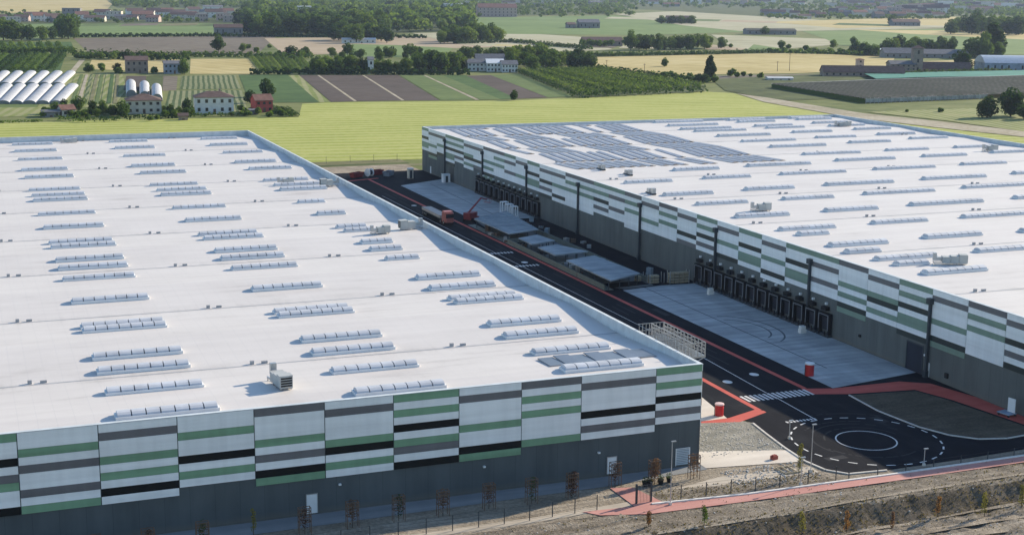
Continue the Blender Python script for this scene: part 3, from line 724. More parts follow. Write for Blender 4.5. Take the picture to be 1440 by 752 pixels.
# ---- solar panels
def solar_row_mesh(L):
    m = MB(); n = int(L/1.05)
    for k in range(n):
        y0 = k*1.05+.02; y1 = y0+1.0
        m.face([(-1.05, y0, .12), (-.02, y0, .34), (-.02, y1, .34), (-1.05, y1, .12)], 0); m.face([(.02, y0, .34), (1.05, y0, .12), (1.05, y1, .12), (.02, y1, .34)], 0)
    m.box(-1.08, -1.03, 0, L, .02, .1, 1); m.box(1.03, 1.08, 0, L, .02, .1, 1); m.box(-.03, .03, 0, L, .26, .32, 1)
    return m
blocks = []
for y0, y1 in ((335.9, 351.9), (354.2, 370.1), (370.5, 386.6), (388.6, 404.7), (405.1, 421.2), (423.2, 439.3), (439.6, 444.6)):
    for x0, x1 in ((150.5, 174), (175.5, 195.5), (197, 216.5)):
        if x0 == 150.5 and 365 < y0 < 380: x1 = 168
        if x0 == 175.5 and 400 < y0 < 410: x0 = 181
        blocks.append((x0, x1, y0, y1))
for bi, (x0, x1, y0, y1) in enumerate(blocks):
    mesh = None; L = y1-y0
    x = x0+1.2; i = 0
    while x < x1-1:
        i += 1
        if (i*7+bi*5) % 11:
            if mesh is None:
                mb = solar_row_mesh(L); mesh = mb.mesh('solar_panel_row', [M['solar'], M['frame']])
            # rows follow the roof pitch
            o = link('solar_panel_row', mesh, None, (x, y0, RZB(y0)+.03)); o.rotation_euler = (math.atan2(RZB(y1)-RZB(y0), L), 0, 0)
            tag(o, 'low pale blue grey solar panel row on the back left part of the right roof', 'solar panels', 'solar panel rows on the right warehouse roof')
        x += 3.0
sm = MB()
sm.box(-1.08, 1.08, -2.2, 2.2, .1, .16, 0); sm.box(-1.12, 1.12, -2.24, 2.24, .03, .1, 1)
sme = sm.mesh('solar_panel', [plain('grey_blue_solar_glass', (.10, .105, .135), .3, .6, 0, .25, .3), M['frame']])
place = ['leftmost', 'second from the left', 'third from the left', 'middle', 'fifth from the left', 'sixth from the left', 'rightmost']
for i in range(7):
    o = link('solar_panel', sme, rfA, (71.3+i*2.24, 166.2, RZ(166.2)+.03+.12*(i % 2))); o.rotation_euler = (-.02+.03*(i % 2), 0, 0)

# ================================================================ YARD OBJECTS
# steel access platform bracketed to the side wall at roof level
t = thing('access_platform', 'galvanised lattice platform with railings bracketed to the corner side of the left warehouse roof', 'platform', (88.2, 162.6, 0))
m = MB()
for y in range(0, 13, 2): m.box(0, 4.3, y-.08, y+.08, 12.3, 12.46)
m.box(0, .14, 0, 12.2, 12.46, 12.54); m.box(4.2, 4.34, 0, 12.2, 12.46, 12.54)
for k in range(30): m.box(.14, 4.2, k*.41, k*.41+.22, 12.48, 12.52)
m.build('deck', M['metal'], t)
for y in (0, 4, 8, 12): MB().tube((4.1, y, 12.3), (.02, y, 10.4), .07, 5).build('bracket', M['metal'], t)
pr_ = plain('pale_steel_railing', (.36, .355, .35), .4, .5, .3)
for x in (2.2, 4.25):
    m = MB()
    for zz in (12.9, 13.4, 13.9, 14.4): m.box(x-.04, x+.04, 0, 12.2, zz-.04, zz+.04)
    for j in range(13): m.box(x-.05, x+.05, j-.05, j+.05, 12.46, 14.4)
    for j in range(12): m.tube((x, j, 12.5), (x, j+1, 14.2), .025, 4)
    m.build('railing', pr_, t)
for y in (0, 3, 6.1, 9.2, 12.2):
    m = MB()
    for zz in (13.4, 14.4): m.box(.05, 4.25, y-.04, y+.04, zz-.04, zz+.04)
    for j in range(8): m.box(.3+j*.55, .36+j*.55, y-.03, y+.03, 12.5, 14.4)
    m.build('railing', pr_, t)
# canopies in the yard
def canopy(label, pts, z, rib=0):
    c = sum((Vector(p) for p in pts), Vector((0, 0)))/len(pts)
    t = thing('canopy', label, 'canopy', (c.x, c.y, 0), 0, 'flat canopies in the loading yard')
    q_ = [(p[0]-c.x, p[1]-c.y) for p in pts]
    m = MB(); m.prism(q_, z-.28, z)
    if rib:
        xs = [p[0] for p in q_]; ys = [p[1] for p in q_]
        for i in range(rib):
            f = i/rib; a = Vector(q_[0]).lerp(Vector(q_[3]), f); b = Vector(q_[1]).lerp(Vector(q_[2]), f)
            d = (b-a).normalized(); n = Vector((-d.y, d.x))*.06; m.prism([a+n, a-n, b-n, b+n], z, z+.12)
    m.build('canopy_roof', M['canopyroof'], t)
    for i, p in enumerate(q_):
        nx = q_[(i+1) % len(q_)]
        for f in (0.04, .35, .68):
            x, y = p[0]+(nx[0]-p[0])*f, p[1]+(nx[1]-p[1])*f
            x *= .96; y *= .97; MB().box(x-.08, x+.08, y-.08, y+.08, 0, z-.28).build('post', M['dmetal'], t)
    m = MB(); a, b = Vector(q_[0])*.93, Vector(q_[3])*.93
    return t
canopy('nearest and longest pale flat canopy, beside the tan container boxes', [(122.0, 277.1), (130.3, 280.4), (131.2, 259.5), (122.2, 254.7)], 2.4)
canopy('flat square canopy, second from the near end of the yard', [(122.0, 293.4), (127.6, 295.2), (130.9, 285.2), (122.2, 283.6)], 2.4)
canopy('small pale flat canopy between the ribbed canopy and the square one', [(122.2, 305.9), (128.1, 308.7), (129.2, 300.2), (122.2, 297.6)], 2.4)
canopy('largest canopy, with a ribbed roof, close to the red boom lift', [(121.6, 335.0), (134.0, 344.0), (131.3, 315.4), (122.2, 312.1)], 2.4, 14)
# low walls round the loading pit and between the canopies
t = MB()
for a, b in (((121.7, 256.5), (121.9, 312)), ((133.8, 259), (134.2, 344)), ((121.9, 312), (131.0, 313)), ((122, 281.5), (133.8, 283))):
    a, b = Vector(a), Vector(b); d = (b-a).normalized(); n = Vector((-d.y, d.x))*.12; t.prism([a-n, b-n, b+n, a+n], 0, 1.1)
tag(t.build('yard_wall', plain('mossy_concrete_wall', (.15, .165, .14), .9)), 'low grey concrete wall framing the canopies in the loading yard', 'wall')
cl = [('tan open crate stack at the end of the canopies near the first dock doors', 139.6, 258.2, 4.4, 2.2), ('grey timber crate left of the tan stack by the dock wall', 135.0, 259.6, 3.2, 1.7), ('low crate beside the longest canopy', 132.8, 262.5, 2.0, 1.3)]
for lb, x, y, L, h in cl:
    t = thing('crate_stack', lb, 'crates', (x, y, 0))
    m = MB()
    for i in range(int(L/1.1)):
        for k in range(int(h/.55)): m.box(-L/2+i*1.15, -L/2+i*1.15+1.0, -.6, .6, k*.6+.08, k*.6+.5)
    m.build('crate', plain('tan_box_board', (.33, .28, .20), .9), t)
    m = MB()
    for x_ in (-L/2-.1, L/2):
        for y_ in (-.7, .58): MB().box(x_, x_+.12, y_, y_+.12, 0, h+.5).build('rack_post', M['metal'], t)
moss = concrete('mossy_pale_concrete', (.13, .145, .125), (.27, .29, .26))
sheet('slab_strip', [(121.5, 256), (123.6, 256), (123.6, 340), (121.5, 340)], .04, moss)
for a, b in ((258, 262), (281, 284), (296, 299.5), (309.5, 313)): sheet('pit_floor', [(124, a), (133, a+.6), (133, b+.6), (124, b)], .044, M['asphalt'])
rnd = random.Random(77)
for i in range(26):
    x, y = rnd.choice((rnd.uniform(122.2, 124), rnd.uniform(131.5, 140))), rnd.uniform(258, 342)
    h = rnd.uniform(.5, 1.6); m = MB()
    for k in range(int(h/.25)): m.box(-.6, .6, -.5, .5, k*.25, k*.25+.17); 
    for k in range(int(h/.25)):
        for e in (-.5, 0, .5): m.box(e-.08, e+.08, -.45, .45, k*.25+.17, k*.25+.25)
    tag(m.build('pallet_stack', rnd.choice((M['wood'], M['metal'], M['canopyroof'])), None, (x, y, .03), rnd.uniform(0, 3)), 'small stack of pallets and formwork boards lying between the canopies and the docks', 'pallets', 'pallet stacks in the loading yard')
for i, (px, py) in enumerate(((999, 414), (1128, 468))):
    p = G(px, py); t = thing('concrete_block', ('far', 'near')[i]+' of two small white stacked blocks standing before the near dock doors', 'block', (p.x, p.y, .03))
    MB().box(-.6, .6, -.5, .5, 0, .7).build('lower_block', M['white'], t); MB().box(-.5, .45, -.45, .45, .72, 1.3).build('upper_block', M['white'], t)
# white formwork blocks near the far docks
for i, (x, y) in enumerate(((137.2, 347), (137.4, 351), (137.6, 355.2))):
    t = thing('cage_trolley', ('nearest', 'middle', 'farthest')[i]+' of three tall white frames standing before the far dock doors', 'frame', (x, y, 0), 0, 'white frames at the far docks')
    m = MB()
    for sx in (-.8, .8):
        for sy in (-.8, .8): m.box(sx-.13, sx+.13, sy-.13, sy+.13, 0, 3.0)
    m.build('post', M['wpaint'], t); m = MB(); m.box(-1, 1, -1, 1, .2, .4); m.box(-.95, .95, -.95, .95, 3.0, 3.12); m.build('deck', M['wpaint'], t)
# fire-water tanks
def tank(label, x, y, r, h, cap):
    t = thing('water_tank', label, 'tank', (x, y, 0), 0)
    MB().lathe([(r, 0), (r, h*.62), (r*1.06, h*.62), (r*1.06, h*.68), (r, h*.68), (r, h*.86)], 20).build('tank_body', M['redm'], t)
    MB().lathe([(r*1.1, h*.86), (r*1.12, h*.9), (r*1.05, h*.97), (r*.3, h)], 20).build('lid', cap, t)
    m = MB(); m.tube((-r-.15, 0, 0), (-r-.15, 0, h*.8), .06); m.build('pipe', M['dmetal'], t)
tank('sunlit round red tank with pale lid on the apron by the corner', 101.2, 173.2, .62, 1.9, plain('pale_pink_lid', (.7, .5, .48), .5))
tank('shaded red tank with grey lid standing on the loading yard', 125.8, 187.2, .72, 2.2, M['wpaint'])
# truck on the road
t = thing('flatbed_truck', 'low flatbed truck with red cab and pale load driving on the dark road', 'truck', (117.1, 351, 0), math.radians(180))
t.location.y = 352
for a, b, mat, nm in (((-1.25, 1.25, -9, 8, .95, 1.25), 0, M['dmetal'], 'chassis'),): MB().box(*a).build(nm, mat, t)
m = MB(); m.box(-1.3, 1.3, -9.0, 6.4, 1.25, 1.9); m.build('load', plain('pale_tarpaulin', (.42, .37, .34), .7), t)
m = MB(); m.prism([(-1.25, 7.9), (1.25, 7.9), (1.25, 10.2), (.9, 10.7), (-.9, 10.7), (-1.25, 10.2)], .6, 3.1); m.box(-1.1, 1.1, 7.9, 10.0, 3.1, 3.4); cb = m.build('cab', plain('salmon_red_cab', (.36, .12, .105), .4, .5), t)
MB().box(-1.05, 1.05, 10.68, 10.76, 1.8, 2.8).build('windscreen', M['glass'], cb)
for y in (-7.9, -6.6, -5.3, 6.8, 9.4):
    for sx in (-1, 1):
        m = MB(); m.tube((sx*1.0, y, .5), (sx*1.3, y, .5), .5, 14); wl = m.build('wheel', M['black'], t); MB().tube((sx*1.3, y, .5), (sx*1.33, y, .5), .25, 10).build('rim', M['metal'], wl)
# boom lift
t = thing('boom_lift', 'dark red boom lift with raised bent arm at the yard edge', 'boom lift', (124.6, 345.5, 0), math.radians(-55))
MB().box(-1.2, 1.2, -1.9, 1.9, .55, 1.2).build('chassis', M['redd'], t)
m = MB(); m.prism([(-1.1, -2.2), (1.1, -2.2), (1.2, .4), (.8, 1.6), (-.8, 1.6), (-1.2, .4)], 1.2, 2.4); m.build('turret', M['redd'], t)
m = MB(); m.tube((0, -1.6, 2.3), (0, 4.4, 5.6), .28, 6, .22); m.tube((0, 4.4, 5.6), (0, 7.0, 4.9), .2, 6, .16); m.build('boom', M['redd'], t)
m = MB(); m.box(-.9, .9, 7.0, 7.9, 4.0, 4.1)
for x in (-.9, .86):
    for y in (7.0, 7.86): m.box(x, x+.05, y, y+.05, 4.1, 5.1)
m.box(-.9, .9, 7.0, 7.05, 5.05, 5.1); m.box(-.9, .9, 7.86, 7.9, 5.05, 5.1); m.build('basket', M['redd'], t)
for sx in (-1, 1):
    for y in (-1.4, 1.4):
        m = MB(); m.tube((sx*1.0, y, .5), (sx*1.4, y, .5), .5, 14); m.build('wheel', M['black'], t)
# site huts and odds and ends at the far yard entrance
def hut(label, x, y, L, W_, h, mat, rz=0):
    t = thing('site_hut', label, 'site hut', (x, y, 0), rz)
    m = MB(); m.box(-L/2, L/2, -W_/2, W_/2, .1, h); wl = m.build('wall', mat, t)
    m = MB(); m.box(-L/2-.1, L/2+.1, -W_/2-.1, W_/2+.1, h, h+.14); m.build('roof', M['wpaint'], t)
    MB().box(-.4, .4, -W_/2-.05, -W_/2-.01, .2, h*.85).build('door', M['dmetal'], t)
hut('pale narrow site hut by the far end of the yard slab', 133.5, 428, 1.6, 1.6, 3.2, M['cream'])
hut('white portable cabin against the far end of the right warehouse wall', 141.4, 416, 2.2, 2.0, 2.6, M['wpaint'])
for i, (x, y, c) in enumerate(((122.5, 437, M['wpaint']), (125.5, 440, M['redd']), (118, 436, M['redd']), (128.6, 436, M['blueW']))):
    lb = ['white cable drum on the junction at the far end of the road', 'dark red skip behind the white cable drum', 'dark red skip left of the white cable drum', 'blue grey skip near the yard slab corner'][i]
    if i == 0:
        t = thing('cable_drum', lb, 'cable drum', (x, y, 0), .5)
        m = MB(); m.tube((-.9, 0, 1.3), (-.75, 0, 1.3), 1.3, 18); m.tube((.75, 0, 1.3), (.9, 0, 1.3), 1.3, 18); m.build('flange', M['wpaint'], t); MB().tube((-.75, 0, 1.3), (.75, 0, 1.3), .8, 16).build('core', M['dmetal'], t)
    else:
        t = thing('skip', lb, 'skip', (x, y, 0), .3*i)
        m = MB()
        a, b = [(-2, -.9), (2, -.9), (2, .9), (-2, .9)], [(-2.5, -1.1), (2.5, -1.1), (2.5, 1.1), (-2.5, 1.1)]
        for k in range(4):
            k2 = (k+1) % 4; m.face([(*a[k], .1), (*a[k2], .1), (*b[k2], 1.6), (*b[k], 1.6)])
        m.face([(*p, .1) for p in a]); m.box(-2.55, 2.55, -1.16, -1.08, 1.5, 1.62); m.box(-2.55, 2.55, 1.08, 1.16, 1.5, 1.62); m.build('skip_body', c, t)
        m = MB(); m.box(-1.8, 1.8, -.8, .8, .12, 1.3); m.build('rubble', M['bark'], t)
# white board and trolley on the red walkway at the right
t = thing('white_board', 'white board on a low trolley against the near right wall', 'trolley', (142.2, 158.6, 0), math.radians(10))
MB().box(-.5, -.4, -.8, .5, .6, 2.7).build('panel', M['wpaint'], t); MB().box(-1.6, .2, -.7, 1.5, .35, .5).build('deck', M['blueW'], t)
m = MB()
for sx, sy in ((-1.4, -.5), (0, -.5), (-1.4, 1.3), (0, 1.3)): m.tube((sx-.06, sy, .18), (sx+.06, sy, .18), .18, 10)
m.build('wheel', M['black'], t)

# ================================================================ NEAR GROUND OBJECTS
def lamp(label, x, y, h, z=0):
    t = thing('street_lamp', label, 'street lamp', (x, y, z), 0, 'lamp posts')
    MB().tube((0, 0, 0), (0, 0, h), .07, 8, .045).build('pole', M['frame'], t)
    m = MB(); m.box(-.12, .5, -.12, .12, h, h+.12); m.build('lamp_head', M['metal'], t)
    MB().box(-.16, .16, -.16, .16, 0, .35).build('base', M['kerb'], t)
lamp('tall white lamp post in front of the left warehouse corner', 77.5, 143.4, 8.0)
lamp('slim lamp post between the rubble strip and the roundabout', 100.2, 147.6, 6.4)
lamp('short lamp post by the footpath left of the roundabout', 96.3, 143.9, 3.6)
lamp('short thin post on the near edge of the roundabout', 115.7, 144.6, 2.3)
lamp('thin post at the upper left of the dashed circle', 105.0, 160.3, 2.6)
# sapling: skinny upright tree
def clump(m, c, r, n, s, rnd, sq=1.0, mi=0):
    for _ in range(n):
        while True:
            p = Vector((rnd.uniform(-1, 1), rnd.uniform(-1, 1), rnd.uniform(-1, 1)))
            if .15 < p.length < 1: break
        p = p.normalized()*(p.length**.45)
        q_ = Vector((p.x*r, p.y*r, p.z*r*sq))+c
        a = Vector((rnd.gauss(0, 1), rnd.gauss(0, 1), rnd.gauss(0, 1))).normalized(); nn = (p+a*.7).normalized()
        t1 = nn.orthogonal().normalized(); t1 = Matrix.Rotation(rnd.uniform(0, 6.28), 3, nn) @ t1; t2 = nn.cross(t1)
        ss = s*rnd.uniform(.6, 1.3)
        m.face([q_+t1*ss, q_+t2*ss*.7, q_-t1*ss*.9, q_-t2*ss*.7], mi)
def sapling(label, loc, h, wd, leaf, group, sd=1, cage=False, n=160):
    rnd = random.Random(sd)
    t = thing('sapling', label, 'young tree', loc, rnd.uniform(0, 3) if not cage else 0, group)
    m = MB(); m.tube((0, 0, -.1), (rnd.uniform(-.08, .08), 0, h*.9), .05, 5, .015)
    for k in range(8):
        z = h*(.25+.08*k); a = rnd.uniform(0, 6.28); m.tube((0, 0, z), (math.cos(a)*wd*.5, math.sin(a)*wd*.5, z+h*.12), .018, 4, .006)
    m.build('trunk', M['bark'], t)
    m = MB()
    for k in range(7):
        z = h*(.3+.1*k); a = rnd.uniform(0, 6.28); clump(m, Vector((math.cos(a)*wd*.15, math.sin(a)*wd*.15, z)), wd*.42*(1-.35*k/7), n//7, .09, rnd, 1.3)
    m.build('crown', leaf, t); return t
# espalier frames with young trees along the wall
cag = [(10.8, 149.4), (16.4, 149.3), (22.3, 149.3), (33.9, 149.7), (39.5, 149.7), (45.1, 149.8), (50.5, 149.6), (56.4, 149.8), (61.9, 149.8), (67.3, 149.8), (74.0, 151.6), (79.0, 150.6), (84.7, 150.7)]
def cage_mesh():
    m = MB(); s = .68; H_ = 3.2
    for x in (-s, s):
        for y in (-.35, .35): m.tube((x, y, 0), (x, y, H_), .045, 5)
    for z in (1.5, 2.1, 2.7, 3.15):
        for y in (-.35, .35): m.box(-s, s, y-.03, y+.03, z-.035, z+.035)
        for x in (-s, s): m.box(x-.03, x+.03, -.35, .35, z-.035, z+.035)
    for i in range(4): x = -s+.27+i*.27; m.box(x-.02, x+.02, -.37, -.33, 1.5, 3.15)
    return m.mesh('timber_frame', M['wood'])
CG = cage_mesh()
ords = ['first', 'second', 'third', 'fourth', 'fifth', 'sixth', 'seventh', 'eighth', 'ninth', 'tenth', 'eleventh', 'twelfth', 'thirteenth']
for i, (x, y) in enumerate(cag):
    dense = i in (9, 11)
    t = sapling(('reddish dense' if dense else 'thin dark')+' young tree in a timber frame, '+ords[i]+' from the left along the front wall', (x, y, -.03), 3.3, 1.2 if not dense else 1.35, M['leafR'] if i % 3 != 2 or dense else M['leafD'], 'young trees in timber frames', 20+i, True, 900 if dense else 260)
    link('timber_frame', CG, t)
sapling('yellow green slim sapling standing by the wall left of the white door', (28.2, 150.6, -.03), 3.6, .7, M['leafY'], 'yellow saplings', 51, n=300)
sapling('tall yellow green sapling at the left rim of the roundabout', (97.6, 146.4, -.03), 4.8, 1.0, M['leafY'], 'yellow saplings', 52, n=500)
for i, (px, py, h, wd, mt, lb) in enumerate(((1191, 738, 3.0, .8, 'leafO', 'rusty orange sapling, the left of two on the front bank'), (1319, 718, 2.8, .8, 'leafO', 'rusty orange sapling, the right of two on the front bank'),
        (1385, 716, 3.2, 1.0, 'leafY', 'leafy yellow green sapling near the right end of the front bank'), (1437, 704, 3.2, 1.0, 'leafY', 'yellow green sapling cut by the right picture edge'),
        (1128, 742, 3.0, .9, 'leafY', 'sparse pale green sapling left of the orange one on the bank'), (990, 748, 2.4, .9, 'leafM', 'faint green sapling below the footpath in the foreground'),
        (1255, 735, 2.6, .6, 'leafR', 'thin bare sapling between the two orange ones'), (912, 751, 2.0, .7, 'leafO', 'small brownish sapling below the end of the footpath'))):
    p = G(px, py, -1.0); sapling(lb, (p.x, p.y, hz(p.x, p.y)-.05), h, wd, M[mt], 'saplings on the front bank', 60+i, n=350)
# wire fence with posts
def fence(label, pts, h, step=3.3, wires=5):
    t = thing('wire_fence', label, 'fence', (pts[0][0], pts[0][1], 0))
    ox, oy = pts[0]
    wm = MB(); k = 0
    for (x0, y0), (x1, y1) in zip(pts, pts[1:]):
        L = math.hypot(x1-x0, y1-y0); n = max(1, round(L/step))
        for i in range(n+(1 if (x1, y1) == pts[-1] else 0)):
            f = i/n; x, y = x0+(x1-x0)*f-ox, y0+(y1-y0)*f-oy
            MB().box(x-.045, x+.045, y-.045, y+.045, -.2, h).build('post', M['dmetal'], t)
        for j in range(wires): wm.tube((x0-ox, y0-oy, .15+j*(h-.2)/(wires-1)), (x1-ox, y1-oy, .15+j*(h-.2)/(wires-1)), .014, 3, cap=False)
    wm.build('wire', M['dmetal'], t)
fence('dark post and wire fence along the dirt in front of the left warehouse', [(-20, 144.4), (46.9, 144.9), (59.6, 144.7), (68.5, 145.1)], 1.9)
fence('dark post and wire fence right of the gate, along the footpath to the roundabout', [(79.7, 144.8), (93.4, 144.2), (101.6, 144.0)], 1.8)
fence('low dark fence on the kerb along the near side of the roundabout road', [(103.5, 143.9), (130, 144.0), (175, 145.0)], 1.0, 4.2, 2)
t = thing('gate', 'pair of tall dark gate posts where the red footpath meets the side path', 'gate', (74.2, 145.2, 0))
for x in (-.4, 1.6): MB().box(x-.1, x+.1, -.1, .1, 0, 2.5).build('post', M['dmetal'], t)
m = MB()
for k in range(9): m.box(-.25+k*.2, -.22+k*.2, -.02, .02, .1, 2.2)
m.box(-.3, 1.5, -.03, .03, 2.2, 2.26); m.build('gate_leaf', M['dmetal'], t)
for i, (px, py) in enumerate(((907, 683), (914, 682), (929, 680), (941, 677))):
    p = G(px, py); t = thing('plant_pot', 'black pot with dark shrub, '+ords[i]+' of the row beside the side path', 'plant pot', (p.x, p.y, 0), 0, 'black pots by the side path')
    MB().lathe([(.28, 0), (.38, .5), (.42, .52), (.42, .6)], 12).build('pot', M['black'], t)
    m = MB(); clump(m, Vector((0, 0, .85)), .42, 60, .09, random.Random(i)); m.build('shrub', M['leafD'], t)
# rubble and weeds scattered on the bank and beds (uncountable)
m = MB(); rnd = random.Random(3)
for _ in range(11000):
    x = rnd.uniform(20, 150); y = rnd.choice((rnd.uniform(118, 143), rnd.uniform(132, 137.5)))
    if rnd.random() < .35: continue
    z = hz(x, y); h = rnd.uniform(.06, .24); a = rnd.uniform(0, 3.14)
    for k in range(2):
        a += 1.3; dx, dy = math.cos(a)*h*.5, math.sin(a)*h*.5
        m.face([(x-dx, y-dy, z-.03), (x+dx, y+dy, z-.03), (x+dx*.3, y+dy*.3, z+h)])
for _ in range(500):
    x = rnd.uniform(77.5, 101); y = rnd.uniform(144.4, 148.2); z = -.03; h = rnd.uniform(.08, .2); a = rnd.uniform(0, 3.14)
    for k in range(2):
        a += 1.3; dx, dy = math.cos(a)*h*.6, math.sin(a)*h*.6
        m.face([(x-dx, y-dy, z), (x+dx, y+dy, z), (x, y, z+h)])
tag(m.build('weeds', leafmat('dry_weed_blades', (.12, .10, .06), (.26, .22, .13))), 'dry weeds and tufts covering the bank below the footpath', 'weeds', kind='stuff')
m = MB()
for _ in range(1300):
    c = rnd.random()
    if c < .35: x, y, z = rnd.uniform(89, 102), rnd.uniform(157, 170), .02
    elif c < .6: x, y, z = rnd.uniform(89, 101), rnd.uniform(146, 152), 0
    else: x = rnd.uniform(30, 150); y = rnd.uniform(118, 143); z = hz(x, y)
    s = rnd.uniform(.06, .22); 
    s *= .6; m.lathe([(s, z-.05), (s*1.1, z+s*.3), (s*.6, z+s*.7)], 5, 0, x, y)
tag(m.build('rubble', M['kerb']), 'pale stones and rubble scattered on the beds and the bank', 'rubble', kind='stuff')
t = thing('timber_frame_stack', 'low timber edging frames lying on the rubble bed near the roundabout kerb', 'timber frames', (98.6, 149.2, 0))
for k in range(3):
    m = MB(); m.box(-2+k*.9, -1.9+k*.9, -1.2, 1.2, 0, .2); m.box(-1.9+k*.9, -1.2+k*.9, -1.2, -1.1, 0, .2); m.box(-1.9+k*.9, -1.2+k*.9, 1.1, 1.2, 0, .2); m.build('frame', plain('pale_new_timber', (.45, .38, .27), .8), t)
t = thing('stone_block', 'small reddish block lying on the pale apron strip', 'block', (98.4, 153.6, .02), .3)
m = MB(); m.prism([(-.45, -.3), (.4, -.35), (.45, .3), (-.4, .35)], 0, .5); m.prism([(-.3, -.2), (.3, -.2), (.3, .2), (-.3, .2)], .5, .62); m.build('block_body', plain('dark_red_brick', (.25, .06, .05), .8), t)

# ================================================================ TREES
def tree_proto(name, h, wd, leaf, sd, kind='round', n=1500, ls=.55):
    """returns (trunk mesh, crown mesh), base at origin"""
    rnd = random.Random(sd); tr = MB(); cr = MB()
    th = h*(.2 if kind != 'poplar' else .1)
    tr.tube((0, 0, -.3), (0, 0, h*.55), h*.028, 7, h*.012)
    if kind == 'poplar': cs = [(Vector((rnd.uniform(-.1, .1)*wd, rnd.uniform(-.1, .1)*wd, h*(.12+.085*k))), wd*.5*(1-abs(k-3.5)/9)) for k in range(10)]; sq = 1.3
    else:
        cs = []; sq = .8
        for k in range(13):
            a = rnd.uniform(0, 6.28); rr_ = rnd.uniform(.12, .36)*wd; z = h*rnd.uniform(.2, .76); sh = 1-abs(z/h-.45)*1.0
            cs.append((Vector((math.cos(a)*rr_*sh, math.sin(a)*rr_*sh, z)), wd*rnd.uniform(.16, .27)))
        cs.append((Vector((0, 0, h*.82)), wd*.2)); cs.append((Vector((0, 0, h*.48)), wd*.3)); cs.append((Vector((0, 0, h*.25)), wd*.22))
    tot = sum(r*r for _, r in cs)
    for c, r in cs:
        if kind != 'poplar': tr.tube((0, 0, h*.28), tuple(c), h*.012, 5, h*.004)
        clump(cr, c, r, int(n*r*r/tot), ls, rnd, sq)
    return tr.mesh('trunk', M['bark']), cr.mesh('crown', leaf)
PR = {}
for i, (k, leaf, kind) in enumerate((('D', 'leafD', 'round'), ('D', 'leafD', 'round'), ('D', 'leafD', 'round'), ('M', 'leafM', 'round'), ('M', 'leafM', 'round'), ('L', 'leafL', 'round'), ('P', 'leafD', 'poplar'), ('B', 'leafM', 'round'))):
    wd = {'D': 9.5, 'M': 10.5, 'L': 10, 'P': 3.2, 'B': 14}[k]
    PR.setdefault(k, []).append(tree_proto(k, 10.0, wd, M[leaf], 100+i, kind, 1700, .5 if kind == 'round' else .4))
ntree = [0]; TREES = []
def tree(px, py, hpx, k, label, group=None, wf=1.0):
    p = G(px, py); dist = math.hypot(p.x, p.y)
    h = hpx*dist/FPX*1.02
    TREES.append((dist, p, h, k, label, group, wf))
def emit_trees():
    TREES.sort(key=lambda t: -t[2]/t[0])
    for i, (dist, p, h, k, label, group, wf) in enumerate(TREES):
        rnd = random.Random(i*13+5)
        tm_, cm_ = rnd.choice(PR[k])
        s = h/10.0
        if i < 292:
            t = thing('tree', label, 'tree', (p.x, p.y, -.05), rnd.uniform(0, 6.28), group)
            t.scale = (s*wf, s*wf, s)
            link('trunk', tm_, t); link('crown', cm_, t)
        else: FAR.append((p.x, p.y, s*10, s*9*wf))
FAR = []
def band(n, x0, x1, y0, y1, h0, h1, kinds, label, group, sd, wf=(.9, 1.25)):
    rnd = random.Random(sd)
    for i in range(n):
        x = x0+(x1-x0)*(i+.5+rnd.uniform(-.4, .4))/n; y = rnd.uniform(y0, y1)
        tree(x, y, rnd.uniform(h0, h1), rnd.choice(kinds), label, group, rnd.uniform(*wf))
T = tree
# left groves
for x, y, h in ((5, 57, 30), (18, 58, 28), (30, 57, 22), (42, 58, 22), (60, 57, 19), (75, 56, 18)): T(x, y, h, 'M', 'leafy tree in the grove at the far left, above the small orchard', 'trees of the far left grove')
for i, (x, y, h) in enumerate(((87, 54, 33), (104, 54, 33), (96, 55, 34))): T(x, y, h, 'D', 'tall dark tree in the clump of three left of the green field', 'three tall dark trees', .8)
T(307, 73, 24, 'D', 'lone round dark tree standing in the brown ploughed field', None, 1.0)
T(341, 73, 12, 'M', 'small bush right of the lone round tree')
T(336, 35, 22, 'D', 'dark tree left of the tallest pair at the grey barn'); T(352, 49, 30, 'D', 'tall dark tree right beside the grey barn', None, .9); T(364, 50, 28, 'D', 'dark tree at the left end of the forest belt')
band(17, 108, 262, 82, 85, 8, 12, 'DM', 'bush in the hedgerow below the brown field', 'hedgerow bushes', 1, (1.2, 1.7))
band(12, 0, 105, 75, 77, 8, 11, 'DM', 'bush in the hedgerow above the dark orchard', 'left hedgerow bushes', 2, (1.2, 1.7))
T(124, 102, 13, 'D', 'round dark bush left of the brick farmhouse', None, 1.1); T(144, 99, 10, 'M', 'small grey green tree left of the brick farmhouse'); T(165, 102, 13, 'D', 'spreading dark tree just left of the brick farmhouse', None, 1.2)
T(259, 105, 22, 'D', 'dark tree at the right end of the blue shed', None, .9)
for i, (x, y, h, k) in enumerate(((90, 151, 12, 'D'), (111, 157, 22, 'D'), (130, 156, 15, 'D'), (145, 161, 20, 'D'), (160, 163, 15, 'D'), (174, 163, 22, 'D'), (120, 164, 10, 'M'), (100, 164, 9, 'D'), (60, 165, 9, 'D'), (75, 163, 8, 'M'))):
    T(x, y, h, k, 'dark garden tree left of the hipped beige villa', 'garden trees left of the villa')
for x, y, h, k in ((240, 160, 14, 'D'), (252, 162, 12, 'M'), (263, 156, 18, 'D'), (232, 165, 10, 'L'), (212, 170, 7, 'M'), (220, 168, 7, 'L')): T(x, y, h, k, 'garden tree between the beige villa and the white house', 'garden trees between the two houses')
T(375, 136, 26, 'D', 'big round dark tree behind the small red house', None, 1.05); T(352, 145, 19, 'D', 'dark tree right of the white house, behind the hedge')
